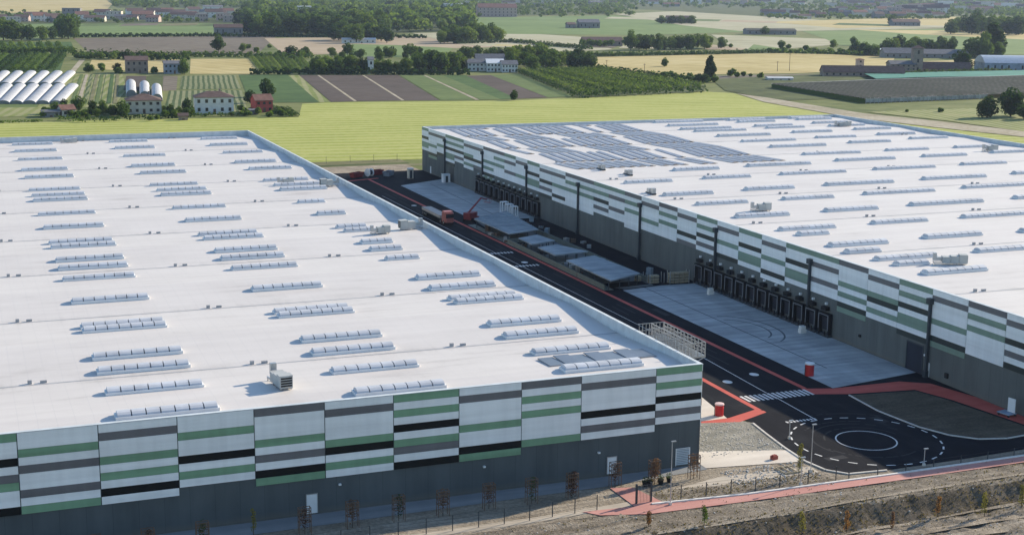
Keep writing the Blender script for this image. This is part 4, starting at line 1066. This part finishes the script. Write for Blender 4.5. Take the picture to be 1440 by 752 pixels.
for x, y, h in ((340, 163, 6), (350, 163, 6), (395, 160, 6), (404, 161, 6), (386, 162, 7)): T(x, y, h, 'D', 'low bush in the garden of the red house', 'bushes by the red house', 1.5)
# middle
T(410, 79, 15, 'D', 'dark tree between peach field and seedling rows', None, 1.5); T(424, 81, 11, 'M', 'smaller bush right of the tree at the peach field', None, 1.4)
T(489, 77, 17, 'D', 'round dark tree, left of the pair above the hedge belt', None, 1.2); T(503, 80, 11, 'M', 'low bush between the round dark trees')
for x in (532, 543, 552): T(x, 81, 16, 'D', 'dark tree in the clump of three above the white gable', 'three dark trees above the gable', .9)
T(577, 79, 18, 'D', 'wide dark tree right of the clump of three', None, 1.4); T(590, 78, 12, 'M', 'small tree right of the wide dark one')
band(12, 440, 500, 100, 104, 18, 25, 'DDM', 'dense tree of the belt left of the narrow white gable', 'belt left of the gable', 3, (.9, 1.1))
for x in (508, 516): T(x, 103, 22, 'D', 'dark tree directly left of the narrow white gable', 'gable left trees', .8)
for x in (530, 539, 547): T(x, 103, 20, 'D', 'dark tree directly right of the narrow white gable', 'gable right trees', .9)
T(570, 104, 23, 'M', 'leafy green tree standing before the farm track', None, 1.1); T(557, 103, 16, 'M', 'smaller tree left of the leafy green one')
band(14, 585, 648, 96, 103, 20, 30, 'DDM', 'dark tree of the belt left of the white farm complex', 'belt left of the white complex', 4)
band(9, 648, 715, 82, 86, 15, 21, 'DDM', 'dark tree behind the white farm complex', 'trees behind the white complex', 5)
band(18, 712, 830, 88, 99, 20, 29, 'DDM', 'dark tree of the wood right of the white farm complex', 'wood right of the white complex', 6)
band(4, 345, 400, 68, 80, 6, 9, 'M', 'grey green bush at the edge of the peach field', 'bushes at the peach field', 7)
band(16, 618, 704, 56, 62, 18, 27, 'DDM', 'tree of the belt below the peach coloured building', 'belt below the peach building', 8)
# forest belt
band(20, 364, 548, 46, 52, 24, 34, 'DDMM', 'tree in the front row of the forest belt', 'front row of the forest belt', 9)
band(12, 466, 545, 55, 61, 20, 27, 'DMM', 'tree in the forest corner beside the peach field', 'forest corner trees', 10)
band(22, 340, 640, 30, 40, 18, 26, 'DDM', 'tree in the middle of the forest belt', 'middle of the forest belt', 11)
band(22, 340, 660, 14, 24, 14, 20, 'DDM', 'tree in the back of the forest belt', 'back of the forest belt', 12)
# right
T(887, 71, 29, 'D', 'tallest tree at the left end of the grove above the wheat field', None, .9)
band(13, 896, 1000, 67, 71, 17, 24, 'DDM', 'dark tree of the grove above the wheat field', 'grove above the wheat field', 13)
T(1015, 68, 16, 'D', 'dark tree just right of the grove', None, 1.1); T(1028, 68, 7, 'D', 'tiny bush at the right end of the grove')
for x in (822, 831, 840, 855): T(x, 66, 11, 'D', 'dark bush at the long dark farm roof', 'bushes at the dark farm', 1.3)
T(935, 94, 13, 'D', 'lone round tree in the big yellow wheat field'); T(998, 114, 36, 'P', 'tall narrow poplar at the lower edge of the wheat field', None, 1.4)
for x, y, h in ((933, 110, 10), (945, 110, 10), (970, 108, 6), (983, 115, 12), (990, 117, 14), (1006, 116, 9), (1026, 108, 11), (1036, 109, 8), (1045, 108, 7), (1069, 110, 8), (1056, 108, 5), (915, 106, 5)): T(x, y, h, 'D', 'dark bush along the lower edge of the big wheat field', 'bushes below the wheat field', 1.2)
band(14, 1080, 1200, 73, 75, 4, 8, 'D', 'low bush along the upper edge of the big wheat field', 'bushes above the wheat field', 14, (1.4, 2))
for x, y, h in ((1098, 70, 13), (1109, 69, 8), (1131, 73, 9), (1172, 68, 12), (1200, 64, 12)): T(x, y, h, 'M', 'small tree standing in the pale field above the wheat', 'small trees in the pale field')
band(8, 1198, 1240, 74, 79, 12, 17, 'D', 'dark tree left of the white shed at the tower farm', 'trees left of the tower farm', 15)
band(16, 1245, 1345, 66, 76, 14, 22, 'DDM', 'tree behind the farm with the tower', 'trees behind the tower farm', 16)
T(1351, 99, 28, 'D', 'big round dark tree right of the tower', None, 1.15)
T(1396, 80, 46, 'P', 'tallest narrow tree at the right', None, 2.0); T(1383, 82, 36, 'D', 'dark tree left of the tallest narrow tree', None, .8)
band(9, 1362, 1408, 76, 83, 18, 28, 'D', 'tree at the foot of the tallest narrow tree', 'trees round the narrow tree', 17)
band(15, 1335, 1440, 44, 50, 16, 28, 'DDM', 'tree of the grove at the upper right corner', 'upper right grove', 18); T(1350, 44, 14, 'D', 'dark bush at the left of the upper right grove', None, 1.4)
T(1254, 36, 14, 'D', 'dark tree left of the lone grey barn')
T(1388, 166, 30, 'D', 'left of the three big trees on the pasture beside the right warehouse', None, 1.2); T(1421, 164, 40, 'D', 'tallest of the big trees on the pasture beside the right warehouse', None, 1.05); T(1446, 168, 26, 'D', 'right of the three big trees on the pasture', None, 1.2)
T(1322, 158, 6, 'D', 'small round bush on the pasture below the netted orchard', None, 1.1); T(1275, 158, 4, 'M', 'tiny bush at the netted orchard corner')
for x in (930, 945, 958, 972): T(x, 34, 12, 'D', 'dark tree of the clump on the green field', 'clump on the green field', 1.6)
T(723, 141, 15, 'D', 'dark bush in front of the orchard rows, right of the vegetable rows', None, 1.0)
T(1076, 49, 12, 'D', 'dark tree beside the long hedge roof in the pale field', None, 1.2)
band(14, 62, 175, 158, 168, 8, 17, 'DDM', 'small leafy tree packed round the villa garden at left', 'small garden trees at the villa', 41)
band(9, 225, 275, 158, 168, 7, 14, 'DM', 'small tree packed between the two big houses by the lawn', 'small trees between the houses', 42)
band(10, 325, 410, 156, 166, 5, 11, 'DM', 'small bush in the garden strip right of the white house', 'garden strip bushes', 43)
band(8, 120, 265, 100, 104, 6, 11, 'DM', 'small tree along the yard of the brick farmhouse', 'farmhouse yard trees', 44)
band(14, 405, 640, 78, 92, 8, 15, 'DML', 'loose tree in the green strip above the long hedge belt', 'loose trees above the belt', 45)
emit_trees()
# far wooded belts and town greenery: one mass
rnd = random.Random(9)
def farband(n, x0, x1, y0, y1, h0, h1):
    for _ in range(n):
        x = rnd.uniform(x0, x1); y = rnd.uniform(y0, y1); p = G(x, y); d = math.hypot(p.x, p.y); h = rnd.uniform(h0, h1)*d/FPX
        FAR.append((p.x, p.y, h, h*rnd.uniform(.9, 1.5)))
farband(90, 160, 345, 6, 12, 6, 10); farband(60, 0, 340, 19, 30, 3, 7); farband(160, 340, 660, -6, 12, 6, 11)
farband(130, 345, 660, 22, 48, 16, 26); farband(110, 345, 680, 8, 24, 12, 18); farband(40, 150, 345, 0, 9, 8, 12); farband(170, 660, 880, -4, 20, 4, 9); farband(190, 860, 1260, -6, 12, 3, 8); farband(150, 1080, 1330, 8, 27, 3, 6)
farband(130, 1240, 1460, -4, 22, 4, 9); farband(190, 1180, 1460, 2, 21, 3, 7); farband(70, 1080, 1340, 24, 28, 3, 6); farband(50, -20, 340, 24, 33, 4, 8); farband(60, 640, 900, 0, 22, 5, 9); farband(36, 660, 870, 20, 25, 4, 8); farband(30, 1230, 1330, 26, 27, 2, 4); farband(60, 1400, 1500, 20, 48, 6, 12)
farband(30, 0, 160, -2, 1, 5, 8)
farband(420, 640, 1460, -6, 12, 3, 7); farband(200, 640, 890, 2, 23, 3, 8); farband(260, 1070, 1340, 8, 26, 3, 6); farband(240, 1330, 1480, -4, 24, 4, 8); farband(120, 340, 640, -2, 20, 5, 10); farband(90, -20, 340, 17, 33, 3, 6)
m = MB()
for (x, y, h, wd) in FAR:
    d = math.hypot(x, y); n = 75 if d > 2000 else 130; k = rnd.randint(2, 4)
    for j in range(k):
        c = Vector((x+rnd.uniform(-.3, .3)*wd, y+rnd.uniform(-.3, .3)*wd, h*rnd.uniform(.4, .65)))
        clump(m, c, wd*.36, n//k, h*.13+.4, rnd, h/wd*.9, rnd.choice((0, 0, 1)))
tag(m.build('distant_woodland', [M['leafD'], M['leafM']]), 'far wooded belts and town greenery along the top of the picture', 'woodland', kind='stuff')
# hedges
def hedge(label, pts, wd, h, leaf='leafD', name='hedge', cat='hedge', group=None, den=5, ls=.45, wob=.15):
    p0 = Vector((pts[0][0], pts[0][1])); m = MB(); r = random.Random(int(abs(p0.x)*7+p0.y))
    for a, b in zip(pts, pts[1:]):
        a, b = Vector(a[:2]), Vector(b[:2]); L = (b-a).length; n = int(L*den)
        d = (b-a).normalized(); nn = Vector((-d.y, d.x))
        for _ in range(n):
            f = r.random(); c = a.lerp(b, f)-p0; s = r.uniform(-1, 1); hh = h*(1+wob*math.sin(f*L*.9+s))
            # surface shell of a rounded hedge
            t = r.uniform(0, math.pi); q_ = Vector((c.x+nn.x*math.cos(t)*wd/2, c.y+nn.y*math.cos(t)*wd/2, max(.05, hh*(math.sin(t)**.5)*r.uniform(.55, 1))))
            nr = Vector((nn.x*math.cos(t), nn.y*math.cos(t), math.sin(t)+.2))+Vector((r.gauss(0, .35), r.gauss(0, .35), r.gauss(0, .35))); nr.normalize()
            t1 = nr.orthogonal().normalized(); t2 = nr.cross(t1); ss = ls*r.uniform(.6, 1.3)
            m.face([q_+t1*ss, q_+t2*ss, q_-t1*ss, q_-t2*ss])
    o = m.build(name, M[leaf], None, (p0.x, p0.y, 0)); return tag(o, label, cat, group)
hedge('long dark hedge in front of the garden left of the villa', P((78, 169), (120, 172), (168, 170)), 2.2, 2.6, den=8)
hedge('dark hedge in front of the beige villa', P((172, 169), (210, 168), (250, 166)), 2.2, 2.4, den=8)
hedge('dark hedge in front of the white house', P((250, 165), (300, 164), (345, 163)), 2.0, 2.0, den=8)
hedge('long low hedge at the edge of the lawn at far left', P((0, 173), (60, 171)), 1.5, 1.0, 'leafM', den=6)
for i in range(5):
    hedge('short planted row right of the red house', P((384+i*5, 152+.5*i), (400+i*5, 165-.3*i)), 1.5, 1.5, 'leafD', 'hedge_row', 'hedge row', 'planted rows by the red house', 5)
for pts, wd, h_, lb in ((((106, 81), (180, 83), (262, 86)), 9, 6, 'dark hedgerow below the brown field'), (((-5, 76.5), (104, 77.5)), 8, 6, 'dark hedgerow above the dark left orchard'),
        (((352, 104.5), (520, 105), (660, 105.5)), 5, 4, 'long dark hedgerow above the dark ploughed plots'), (((826, 79.5), (1000, 76.8), (1080, 74.5), (1245, 78)), 6, 3.2, 'long low hedgerow along the top of the big wheat field'),
        (((105, 52.5), (305, 51.5), (600, 54)), 7, 3.5, 'low hedgerow between green field and brown field'), (((262, 80), (350, 80.5), (440, 82)), 7, 4, 'hedgerow above the right yellow strip'),
        (((640, 62), (720, 60), (830, 70)), 7, 3.5, 'low hedgerow along the pale stubble in the middle'), (((835, 98), (925, 110), (1000, 116)), 6, 3.5, 'dark hedgerow between wheat field and dark orchard'),
        (((1225, 107.5), (1420, 102.5)), 5, 3.0, 'dark hedgerow above the turquoise nets')):
    hedge(lb, P(*pts), wd, h_, 'leafD', 'hedgerow', 'hedgerow', None, 9, 1.0, .35)
# orchard rows
nr_ = 17
for i in range(nr_):
    f = i/(nr_-1)
    # rows run from the upper left down to the right
    a = Vector((728+103*f, 102-4*f)); b = Vector((812+178*(f**.8), 137.2-14.5*f))
    hedge('dense dark green orchard row in the plot beyond the long meadow', P(tuple(a), tuple(b)), 2.8, 3.4, 'leafM' if i % 3 else 'leafD', 'orchard_row', 'orchard row', 'rows of the dark orchard beyond the meadow', 6, .55)
hedge('thick dark row closing the near side of the dark orchard', P((806, 138), (880, 134.8), (990, 129.5)), 6, 4.5, 'leafD', 'orchard_row', 'orchard row', None, 6, .75)
for i in range(10):
    a = (-14+11.5*i, 79.0); b = (-44+12.6*i, 101.5)
    hedge('dark tree row of the left orchard above the white tunnels', P(a, b), 5.0, 3.6, 'leafD', 'orchard_row', 'orchard row', 'rows of the left orchard', 7, .6)
for i in range(8): hedge('pale green tree row of the upper left orchard', P((-10+13*i, 62), (-4+13*i, 72.5)), 5, 3.0, 'leafM', 'orchard_row', 'orchard row', 'rows of the upper left orchard', 6, .7)
for i in range(9): hedge('pale grey green row of the small orchard right of the yellow strip', P((353+8.5*i, 80), (372+8.5*i, 103)), 3.6, 2.2, 'leafL', 'orchard_row', 'orchard row', 'rows of the small pale orchard', 6, .5)

# ================================================================ FARM STRUCTURES
def tunnel(label, a, b, wd, h, group, name='polytunnel'):
    a, b = Vector(a[:2]), Vector(b[:2]); d = b-a; L = d.length
    t = thing(name, label, 'polytunnel', (a.x, a.y, 0), math.atan2(d.y, d.x), group)
    m = MB(); n = 10; k = max(2, int(L/4))
    ring = [(math.cos(math.pi*i/n)*wd/2, math.sin(math.pi*i/n)**.8*h) for i in range(n+1)]
    for j in range(k):
        x0, x1 = L*j/k+.06, L*(j+1)/k-.06
        for (y0, z0), (y1, z1) in zip(ring, ring[1:]): m.face([(x0, y0, z0), (x1, y0, z0), (x1, y1, z1), (x0, y1, z1)])
    m.build('film', M['tunnel'], t)
    for j in range(k+1):
        x = L*j/k; m = MB()
        for (y0, z0), (y1, z1) in zip(ring, ring[1:]): m.tube((x, y0, z0), (x, y1, z1), .09, 4, cap=False)
        m.build('hoop', M['metal'], t)
    for x in (.1, L-.1):
        m = MB(); m.face([(x, y, z) for y, z in ring]); m.build('end_wall', plain('grey_tunnel_end', (.20, .21, .20), .8), t)
for i in range(6):
    tunnel('long white polytunnel in the front row at the far left', G(-14+18.5*i, 146.5), G(10+18.5*i, 121.5), 6.2, 1.8, 'white tunnels of the front row')
    tunnel('long white polytunnel in the back row at the far left', G(-12+18.5*i, 120), G(7+18.5*i, 103), 6.2, 1.8, 'white tunnels of the back row')
for i, (x, y) in enumerate(((185, 136), (204, 138), (221, 142))):
    tunnel('short white polytunnel behind the villa, '+('left', 'middle', 'right')[i]+' of three', G(x, y), G(x-1, y-16), 5.6, 3.6, 'three short tunnels behind the villa')
# netted orchard
t = thing('netted_orchard', 'large orchard under flat dark hail nets with pale front edge', 'netted orchard')
q1 = P((1085, 124), (1250, 117.5), (1500, 110), (1500, 140), (1386, 139), (1216, 145.5), (1120, 133))
c = [(x, y) for x, y in q1]
m = MB(); FL, FR, BL, BR = G(1216, 145.5), G(1500, 134), G(1085, 124), G(1500, 110); NS = 40
for k in range(NS):
    f0, f1 = k/NS, (k+.92)/NS; fm = (f0+f1)/2
    for za, zb, fa, fb in ((2.2, 3.0, f0, fm), (3.0, 2.2, fm, f1)):
        pts = [FL.lerp(BL, fa), FR.lerp(BR, fa), FR.lerp(BR, fb), FL.lerp(BL, fb)]
        m.face([(p.x, p.y, z) for p, z in zip(pts, (za, za, zb, zb))])
m.build('net', M['net'], t)
m = MB(); nn_ = 30
a, b = G(1216, 145.5), G(1386, 139)
for i in range(nn_+1):
    p = a.lerp(b, i/nn_); MB().tube((p.x, p.y-1, -.2), (p.x, p.y-1, 2.8), .22, 5).build('pole', M['netside'], t)
m = MB(); d = (b-a).normalized(); n_ = Vector((d.y, -d.x, 0))*.6
m.prism([(a+n_)[:2], (b+n_)[:2], (b+n_*1.3)[:2], (a+n_*1.3)[:2]], .4, 2.4); m.build('side_net', M['netside'], t)
m = MB(); a2, b2 = G(1085, 124), G(1216, 145.5)
m.prism([(a2)[:2], (b2)[:2], (b2+Vector((-.3, -.3, 0)))[:2], (a2+Vector((-.3, -.3, 0)))[:2]], 0, 2.4); m.build('side_net', M['leafD'], t)
m = MB(); a3, b3 = G(1085, 124), G(1250, 117.5); a4 = G(1500, 110)
m.prism([a3[:2], b3[:2], a4[:2], (a4+Vector((1, 2.2, 0)))[:2], (b3+Vector((1, 2.2, 0)))[:2], (a3+Vector((1, 2.2, 0)))[:2]], 2.61, 2.7); m.build('edge_strip', M['netside'], t)
t = thing('netted_plot', 'plot under bright turquoise nets below the farm with the tower', 'netted plot')
MB().prism(P((1215, 108), (1330, 105), (1500, 102), (1500, 110), (1300, 113), (1232, 115.5)), 2.0, 2.15).build('net', M['turq'], t)
m = MB()
for x in range(1230, 1440, 12):
    p = G(x, 114.5-(x-1232)*.022); MB().tube((p.x, p.y, 0), (p.x, p.y, 2.1), .1, 4).build('pole', M['netside'], t)

# ================================================================ HOUSES
def house(name, label, cat, px, py, wpx, hpx, wallm, roofm, dep=10, rise=.3, kind='gable', win=(0, 0), group=None, rz=0, chim=False, doors=True):
    p = G(px, py); d = math.hypot(p.x, p.y); L = wpx*d/FPX; H_ = hpx*d/FPX
    face = math.atan2(p.x, p.y)
    t = thing(name, label, cat, (p.x, p.y, -.1), -face*.6+rz, group)
    h = H_*(1-rise) if kind != 'flat' else H_
    m = MB(); m.box(-L/2, L/2, 0, dep, 0, h)
    if kind == 'gable': 
        for x in (-L/2, L/2-.02): m.face([(x+.01, 0, h), (x+.01, dep, h), (x+.01, dep/2, H_)])
    m.build('wall', wallm, t)
    m = MB(); o = .5; th = .22
    if kind == 'gable':
        sl = (H_-h)/(dep/2); zo = h-o*sl
        for s in (0, 1):
            y0, y1 = (-o, dep/2) if s == 0 else (dep+o, dep/2)
            pts = [(-L/2-o, y0, zo), (L/2+o, y0, zo), (L/2+o, y1, H_), (-L/2-o, y1, H_)]
            m.face([(a, b, c+th) for a, b, c in pts]); m.face(pts)
            m.face([pts[0], pts[1], (pts[1][0], y0, zo+th), (pts[0][0], y0, zo+th)])
            for e_ in (0, 1):
                a_, b_ = (pts[0], pts[3]) if e_ == 0 else (pts[1], pts[2]); m.face([a_, b_, (b_[0], b_[1], b_[2]+th), (a_[0], a_[1], a_[2]+th)])
    elif kind == 'hip':
        e0 = [(-L/2-o, -o, h), (L/2+o, -o, h), (L/2+o, dep+o, h), (-L/2-o, dep+o, h)]; r0 = (-L/2+dep/2, dep/2, H_); r1 = (L/2-dep/2, dep/2, H_)
        m.face([e0[0], e0[1], r1, r0]); m.face([e0[1], e0[2], r1]); m.face([e0[2], e0[3], r0, r1]); m.face([e0[3], e0[0], r0]); m.face([(x, y, z-.15) for x, y, z in e0])
        for a_, b_ in zip(e0, e0[1:]+e0[:1]): m.face([a_, b_, (b_[0], b_[1], b_[2]-.15), (a_[0], a_[1], a_[2]-.15)])
    elif kind == 'flat': m.box(-L/2-.2, L/2+.2, -.2, dep+.2, h, h+.35)
    else:
        n = 8; pr = [(dep*i/n, h+(H_-h)*math.sin(math.pi*i/n)) for i in range(n+1)]
        for (y0, z0), (y1, z1) in zip(pr, pr[1:]): m.face([(-L/2-.2, y0, z0+.05), (L/2+.2, y0, z0+.05), (L/2+.2, y1, z1+.05), (-L/2-.2, y1, z1+.05)])
        for x in (-L/2-.2, L/2+.2): m.face([(x, y, z+.05) for y, z in pr])
    rf = m.build('roof', roofm, t)
    if chim: MB().box(L*.15, L*.15+.8, dep*.55, dep*.55+.8, H_*.8, H_+1.0).build('chimney', M['brick'], rf)
    nx, ny = win
    for j in range(ny):
        for i in range(nx):
            x = -L/2+L*(i+.5)/nx; z = h*(j+.32)/ny; ww, wh = min(1.3, L/nx*.45), h/ny*.42
            if j == 0 and doors and i == nx//2: MB().box(x-.6, x+.6, -.08, -.01, .1, min(2.3, h*.4)).build('door', M['wood'], t); continue
            f = MB().box(x-ww/2, x+ww/2, -.06, -.01, z, z+wh).build('window', M['glass'], t)
    return t
H = house
H('house', 'white two-storey house with brown hipped roof beside the lawn', 'house', 302, 160, 52, 30, M['white'], M['tile'], 12, .24, 'hip', (5, 2), chim=True)
H('villa', 'beige villa with wide brown hipped roof, in front of the three short tunnels', 'house', 203, 160, 46, 26, M['cream'], M['tile'], 14, .3, 'hip', (5, 2), chim=True)
H('house', 'small red house with pale gabled roof edge right of the white house', 'house', 372, 158, 24, 24, M['redw'], M['tile2'], 9, .3, 'gable', (3, 2), rz=.2)
H('shed', 'small pale shed with red roof in the garden left of the villa', 'shed', 97, 164, 18, 15, M['cream'], M['tile2'], 7, .35, 'gable', (2, 1), rz=.3)
H('shed', 'dark low shed at the left end of the villa garden', 'shed', 72, 165, 22, 9, M['greyw'], M['tile3'], 8, .2, 'gable', (3, 1))
H('shed', 'small dark garden hut on the lawn edge between villa and white house', 'shed', 258, 169, 12, 9, M['brick'], M['tile'], 4, .3, 'gable', (1, 1))
H('carport', 'open pale carport at the left foot of the red house', 'carport', 354, 161, 18, 7, M['greyw'], M['tile3'], 6, .2, 'gable', (2, 1))
H('farmhouse', 'brick farmhouse with brown roof between two yellow strips', 'farmhouse', 193, 103, 29, 22, M['brick'], M['tile'], 14, .22, 'gable', (4, 2), chim=True)
H('barn', 'blue grey shed right of the brick farmhouse', 'barn', 243, 104, 22, 17, M['blueW'], M['tile3'], 14, .2, 'gable', (4, 2))
H('barn', 'long grey barn with brown roof by the tall dark trees at the green field', 'barn', 322, 50, 38, 15, M['greyw'], M['tile'], 16, .3, 'gable', (5, 1))
H('shed', 'low white shed at the forest corner in the peach field', 'shed', 505, 61, 46, 7, M['white'], M['tunnel'], 8, .3, 'gable', (6, 1))
H('house', 'narrow tall white gable house among dark trees', 'house', 522, 104, 7, 23, M['white'], M['tile3'], 12, .15, 'gable', (1, 2))
for i, (px, py, w_, h_, ml, lb) in enumerate(((672, 100, 28, 16, 'white', 'left wing of the white farm complex'), (697, 101, 24, 17, 'white', 'middle block of the white farm complex'), (717, 102, 22, 16, 'white', 'right wing of the white farm complex'), (690, 97, 40, 20, 'greyw', 'grey rear block of the white farm complex'))):
    H('farm_building', lb, 'farm building', px, py, w_, h_, M[ml], M['tile3'] if i != 1 else M['wpaint'], 12, .3, 'gable', (5, 2))
H('barn', 'big grey barn on the distant green field', 'barn', 829, 40, 29, 12, M['greyw'], M['tile3'], 25, .35, 'gable', (5, 1)); H('barn', 'small grey barn left of the big one on the distant green field', 'barn', 804, 40, 12, 8, M['greyw'], M['tile'], 18, .35, 'gable', (2, 1))
H('farm_building', 'long low dark roofed building left of the grove above the wheat', 'farm building', 848, 65, 55, 12, M['brick'], M['tile'], 18, .4, 'gable', (6, 1))
H('farm_building', 'low brown roofed farm building on the green field under trees', 'farm building', 958, 33, 38, 10, M['brick'], M['tile'], 25, .5, 'gable', (5, 1))
H('barn', 'long dark barn at the right edge of the distant green field', 'barn', 1085, 49, 68, 8, M['greyw'], M['net'], 25, .3, 'gable', (8, 1))
H('barn', 'lone grey barn in the distant pale field at upper right', 'barn', 1275, 37, 36, 9, M['greyw'], M['tile'], 30, .4, 'gable', (6, 1))
H('farm_building', 'long brown tiled farm wing below the tower', 'farm building', 1215, 108, 110, 14, M['brick'], M['tile'], 12, .55, 'gable', (12, 1))
H('farm_building', 'brown roofed wing right of the tower', 'farm building', 1325, 103, 76, 14, M['brick'], M['tile'], 12, .55, 'gable', (8, 1))
H('farmhouse', 'grey brick main house attached left of the tower', 'farmhouse', 1270, 104, 34, 17, M['brick'], M['tile3'], 14, .25, 'gable', (5, 3), doors=False)
H('tower', 'square brick tower rising over the farm', 'tower', 1290, 104, 13, 38, M['brick'], M['tile'], 7, .1, 'hip', (1, 3), doors=False)
H('tower', 'small stout brown tower on the left farm wing', 'tower', 1210, 96, 9, 13, M['pinkw'], M['tile2'], 6, .1, 'hip', (1, 2), doors=False)
H('shed', 'small bright white shed left of the tower farm trees', 'shed', 1237, 76, 10, 7, M['white'], M['wpaint'], 8, .2, 'gable', (1, 1))
H('barn', 'grey roofed barn behind the tower farm', 'barn', 1270, 82, 50, 13, M['greyw'], M['tile3'], 18, .5, 'gable', (6, 1))
H('barn', 'brown roofed barn behind the right farm wing', 'barn', 1330, 82, 60, 11, M['greyw'], M['tile3'], 18, .5, 'gable', (6, 1))
H('greenhouse', 'pale blue arched greenhouse at the right edge', 'greenhouse', 1428, 101, 80, 20, M['blueW'], plain('pale_blue_arched_roof', (.38, .43, .50), .4), 30, .45, 'arch', (9, 1))
H('shed', 'white cold frames roof beside the brown field', 'shed', 1098, 113, 34, 4, M['white'], M['tunnel'], 10, .3, 'gable', (3, 1))
# village rows and town
rnd = random.Random(21)
wl = ['white', 'cream', 'pinkw', 'greyw', 'white', 'cream']; rl = ['tile', 'tile2', 'tile3', 'tile', 'tile']
def row(n, x0, x1, y0, y1, w0_, w1_, h0, h1, label, group, flat=.15, wins=True, wls=wl):
    for i in range(n):
        px = x0+(x1-x0)*(i+.5+rnd.uniform(-.3, .3))/n; fl = rnd.random() < flat
        H('house', label, 'house', px, rnd.uniform(y0, y1), rnd.uniform(w0_, w1_), rnd.uniform(h0, h1), M[rnd.choice(wls)], M['greyw'] if fl else M[rnd.choice(rl)], rnd.uniform(12, 20), .35, 'flat' if fl else 'gable', (4, 2) if wins else (0, 0), group, rnd.uniform(-.3, .3))
row(24, -5, 335, 24, 33, 12, 28, 7, 12, 'small house of the village strip behind the green field at upper left', 'houses of the left village strip')
row(10, 180, 330, 20, 24, 14, 24, 7, 10, 'house in the back row of the left village', 'back row of the left village', wins=False)
H('apartment_block', 'white block among the trees of the forest belt', 'apartment block', 430, 27, 20, 17, M['white'], M['wpaint'], 25, .1, 'flat', (5, 4), doors=False)
H('apartment_block', 'white block left of the peach building above the green field', 'apartment block', 639, 23, 26, 17, M['white'], M['wpaint'], 30, .1, 'flat', (6, 4), doors=False)
H('apartment_block', 'long peach building above the green field', 'apartment block', 700, 24, 54, 18, M['pinkw'], M['tile2'], 30, .3, 'gable', (10, 3), doors=False)
H('warehouse_shed', 'low white building left of the forest belt houses', 'building', 300, 14, 26, 6, M['white'], M['tile3'], 30, .3, 'gable', (4, 1))
row(20, 1075, 1330, 20, 27, 11, 22, 6, 9, 'blue grey house of the far suburb left of the pink town', 'houses of the far suburb', .3, False, ['greyw', 'blueW', 'greyw', 'cream'])
row(44, 1180, 1440, 6, 19, 10, 24, 5, 9, 'pinkish block of the far town at the upper right', 'blocks of the far town', .2, False, ['pinkw', 'pinkw', 'white', 'cream'])
row(26, 640, 1180, 1, 10, 10, 24, 4, 7, 'pale building of the far town at the top', 'buildings of the far town top', .3, False)
row(8, 1240, 1330, 18, 21, 18, 28, 8, 12, 'pale block of the far town front row', 'far town front row', .4, True, ['white', 'cream', 'pinkw'])
row(7, 560, 730, 6, 14, 12, 22, 5, 8, 'pale house among the far trees at the top centre', 'houses among the far trees', .3, False)
# poles in the wheat field
for i, (x, y, h) in enumerate(((837, 95, 12), (853, 97, 12), (906, 108, 18), (1110, 100, 24), (1093, 101, 14))):
    p = G(x, y); d = math.hypot(p.x, p.y); hh = h*d/FPX
    t = thing('utility_pole', ords[i]+' utility pole from the left along the big wheat field', 'utility pole', (p.x, p.y, 0), 0, 'utility poles in the wheat field')
    MB().tube((0, 0, 0), (0, 0, hh), .22, 6, .14).build('pole', M['bark'], t); MB().box(-1, 1, -.08, .08, hh-.7, hh-.5).build('crossarm', M['bark'], t)
fence('thin pole fence between the lawn and the ditch behind the yard', [(66, 472), (143, 474)], 2.4, 9, 3)

# ================================================================ HAZE
m = MB(); m.box(-2400, 8800, -380, 9000, -3.6, 72); hzm = bpy.data.materials.new('thin_blue_air'); hzm.use_nodes = True
ht = hzm.node_tree; ht.nodes.remove(ht.nodes['Principled BSDF']); pv = ht.nodes.new('ShaderNodeVolumePrincipled')
pv.inputs['Density'].default_value = .000045; pv.inputs['Color'].default_value = (.55, .68, .95, 1); pv.inputs['Anisotropy'].default_value = .2
ht.links.new(pv.outputs[0], ht.nodes['Material Output'].inputs['Volume'])
o = m.build('haze', hzm); tag(o, 'thin bluish air over the whole plain', 'haze', kind='stuff')
